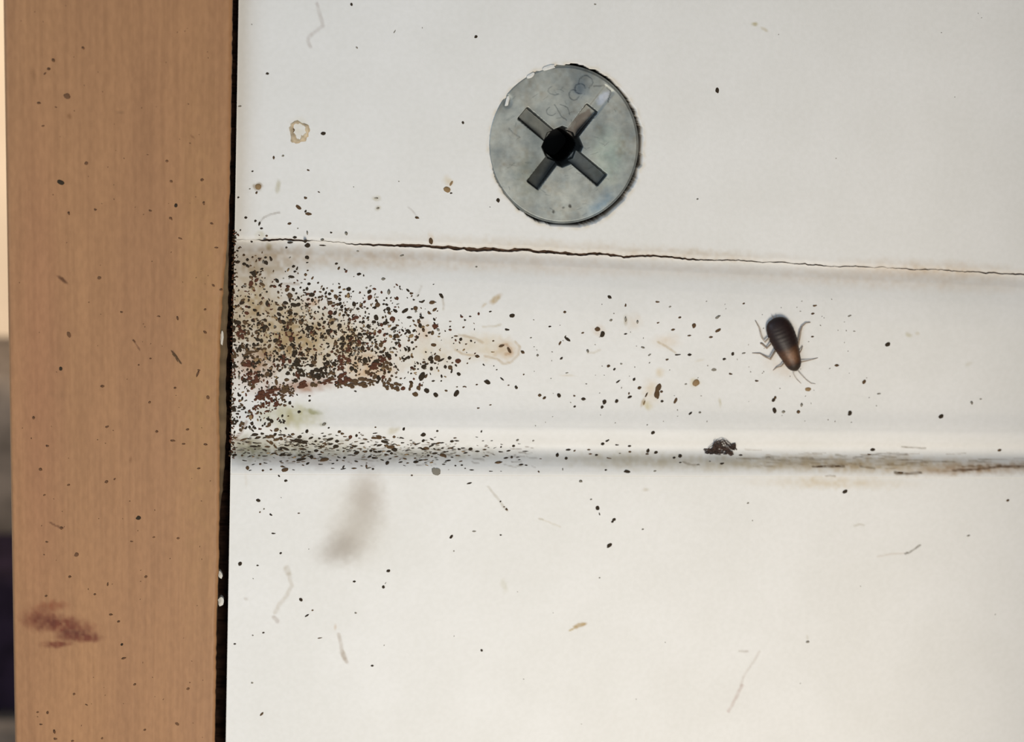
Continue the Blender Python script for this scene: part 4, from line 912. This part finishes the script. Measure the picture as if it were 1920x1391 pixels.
for i, s in enumerate(allsp):
    if i not in chosen:
        rest.append(s); continue
    big = s[2]*s[3] > 105 and s[0] < 780 and 600 < s[1] < 835 and s[5] in 'rbk' and (int(s[0]), int(s[1])) not in ((791, 706),)
    if big: s = (s[0], s[1], s[2]*1.28, s[3]*1.36, *s[4:])
    me = lump_mesh(rr_.randrange(6)+(10 if big else 0), s[5])
    o = bpy.data.objects.new('insect_dropping', me)
    COL.objects.link(o)
    o.matrix_world = spot_matrix(s)
    place, grp = place_of(s[0], s[1])
    key = (int(s[0]), int(s[1]))
    asp = s[3]/s[2]
    shape = 'round' if asp > .78 else ('oval' if asp > .5 else 'elongated')
    size = 'large' if s[2]*s[3] > 190 else ('small' if s[2]*s[3] > 60 else 'tiny')
    if shape != 'round':
        t_ = s[4] % 180
        shape += ' flat-lying' if t_ < 18 or t_ > 162 else (' upright' if 68 < t_ < 112 else (' right-leaning' if t_ < 90 else ' left-leaning'))
    if big and key not in UNIQUE: shape = 'crusty ' + shape.split()[0]
    made.append((o, key, f'{size} {COLW[s[5]]} {shape}', place, grp, s))
ORD = ['first', 'second', 'third', 'fourth', 'fifth', 'sixth', 'seventh', 'eighth', 'ninth', 'tenth', 'eleventh', 'twelfth']
byl = {}
for rec in made:
    if rec[1] in UNIQUE: tag(rec[0], UNIQUE[rec[1]], 'dropping', rec[4])
    else: byl.setdefault((rec[2], rec[3]), []).append(rec)
for (look, place), recs in byl.items():
    recs.sort(key=lambda r_2: r_2[5][1] if 'board' in place and 'third' in place else r_2[5][0])
    for i, rec in enumerate(recs):
        if len(recs) == 1: lab = f'{look} dropping {place}'
        elif 'third' in place: lab = f'{ORD[i]} {look} dropping from the top, {place}'
        else: lab = f'{ORD[i]} {look} dropping from the board, {place}'
        tag(rec[0], lab, 'dropping', rec[4])

# everything smaller goes into one uncounted scatter
bms = [lump(200+i, 1) for i in range(5)]
tri = []
for b_ in bms:
    bmesh.ops.triangulate(b_, faces=b_.faces)
    tri.append((np.array([v.co[:] for v in b_.verts]), np.array([[v.index for v in f.verts] for f in b_.faces])))
    b_.free()
keys = list(DROP)
V, FF, MI = [], [], []
base_i = 0
for s in rest:
    v, f = tri[rr_.randrange(5)]
    M = np.array(spot_matrix(s))
    V.append(v @ M[:3, :3].T + M[:3, 3]); FF.append(f+base_i); MI += [keys.index(s[5])]*len(f)
    base_i += len(v)
V = np.concatenate(V); FF = np.concatenate(FF)
me = bpy.data.meshes.new('fine_droppings')
me.from_pydata(V.tolist(), [], FF.tolist())
for k in keys: me.materials.append(DROP[k])
me.polygons.foreach_set('material_index', np.array(MI, np.int32))
me.polygons.foreach_set('use_smooth', np.ones(len(FF), bool))
fd = bpy.data.objects.new('fine_droppings', me); COL.objects.link(fd)
tag(fd, 'pepper-like fine dark specks scattered over moulding, panels and board', 'specks', kind='stuff')

# ------------------------------------------------------------------ tan ring stain (a dried drop with a raised rim)
bm = bmesh.new()
NSEG = 40
rng = random.Random(8)
prev = None; rings = []
for i in range(NSEG):
    a = 2*math.pi*i/NSEG
    gap = 0.25+0.75*min(1, abs(((a-1.4+math.pi) % (2*math.pi))-math.pi)/.5)
    rr2 = 1+.10*math.sin(3*a+1)+rng.uniform(-.06, .06); wd = (4.0+1.6*math.sin(5*a)+rng.uniform(-1.2, 1.4))*gap*(1.15 if math.pi < a < 2*math.pi else .8)
    ring = []
    for dr, up in ((-wd, .0), (-wd*.5, .05), (0, .075), (wd*.5, .05), (wd, .0)):
        q = on_plane([561+(15*rr2+dr)*math.cos(a)], [246-(18*rr2+dr)*math.sin(a)], 0.0)[0]
        ring.append(bm.verts.new(Vector((q[0], q[1]-up*gap-.004, q[2]))*MM))
    rings.append(ring)
for i in range(NSEG):
    r1, r2 = rings[i], rings[(i+1) % NSEG]
    for k in range(4): bm.faces.new((r1[k], r1[k+1], r2[k+1], r2[k]))
bmesh.ops.recalc_face_normals(bm, faces=bm.faces)
M_ring = flat_mat('dried_drop', (0.50, 0.39, 0.25), .5, .3, .35, 1500)
o = bm_obj('ring_stain', bm, M_ring)
tag(o, 'tan ring-shaped dried drop on the upper panel near the board', 'stain')

# ------------------------------------------------------------------ matted clump in the groove
bm = bmesh.new()
rng = random.Random(4)
def blob(bm, x, y, w, h_, a, lift, seed):
    s_ = crust(seed)
    M = spot_matrix((x, y, w, h_, a, 'b', 1))
    tmp = bpy.data.meshes.new('t'); s_.to_mesh(tmp); s_.free()
    n_ = (M.to_3x3() @ Vector((0, 0, 1))).normalized()
    tmp.transform(Matrix.Translation(n_*lift*MM) @ M)
    bm.from_mesh(tmp); bpy.data.meshes.remove(tmp)
for (x, y, w, h_, a, l) in [(1330, 846, 24, 11, 5, .05), (1347, 847, 26, 9, 0, .05), (1367, 848, 17, 13, -25, .08), (1373, 834, 14, 11, 50, .1), (1377, 840, 10, 7, -40, .05), (1357, 841, 14, 7, 0, .1), (1342, 840, 10, 7, 20, .08), (1322, 843, 9, 5, 20, .03),
                            (1334, 848, 30, 9, 2, .0), (1352, 850, 30, 7, 0, .0), (1368, 850, 16, 9, -20, .02), (1347, 843, 34, 10, 0, .04), (1374, 838, 12, 12, 60, .06)]:
    blob(bm, x, y, w, h_, a, l, rng.randrange(1000))
def hair(bm, pts, r_):
    pr = None
    for i, (x, y, l) in enumerate(pts):
        c_ = spot(x, y, l); nx = spot(pts[min(i+1, len(pts)-1)][0], pts[min(i+1, len(pts)-1)][1], pts[min(i+1, len(pts)-1)][2]); pv = spot(*pts[max(i-1, 0)])
        d = (nx-pv).normalized(); s1 = d.cross(Vector((.1, 1, .2))).normalized(); s2 = d.cross(s1)
        ring = [bm.verts.new((c_+(s1*math.cos(k*1.2566)+s2*math.sin(k*1.2566))*r_)*MM) for k in range(5)]
        if pr:
            for k in range(5): bm.faces.new((pr[k], pr[(k+1) % 5], ring[(k+1) % 5], ring[k]))
        pr = ring
for k in range(22):
    x0, x1 = rng.uniform(1322, 1366), rng.uniform(1336, 1380); yb = rng.uniform(838, 846); yt = rng.uniform(822, 836)
    hair(bm, [(x0, yb, .08), ((x0*2+x1)/3, yt+3, .2), ((x0+x1)/2, yt, .25), ((x0+2*x1)/3, yt+2, .2), (x1, yb-2, .08)], .028)
clump_mat = flat_mat('matted_brown', (0.055, 0.034, 0.026), .8, .2, .5, 2500)
o = bm_obj('matted_clump', bm, clump_mat)
tag(o, 'fuzzy dark brown matted clump of lint and droppings in the ledge groove', 'clump')
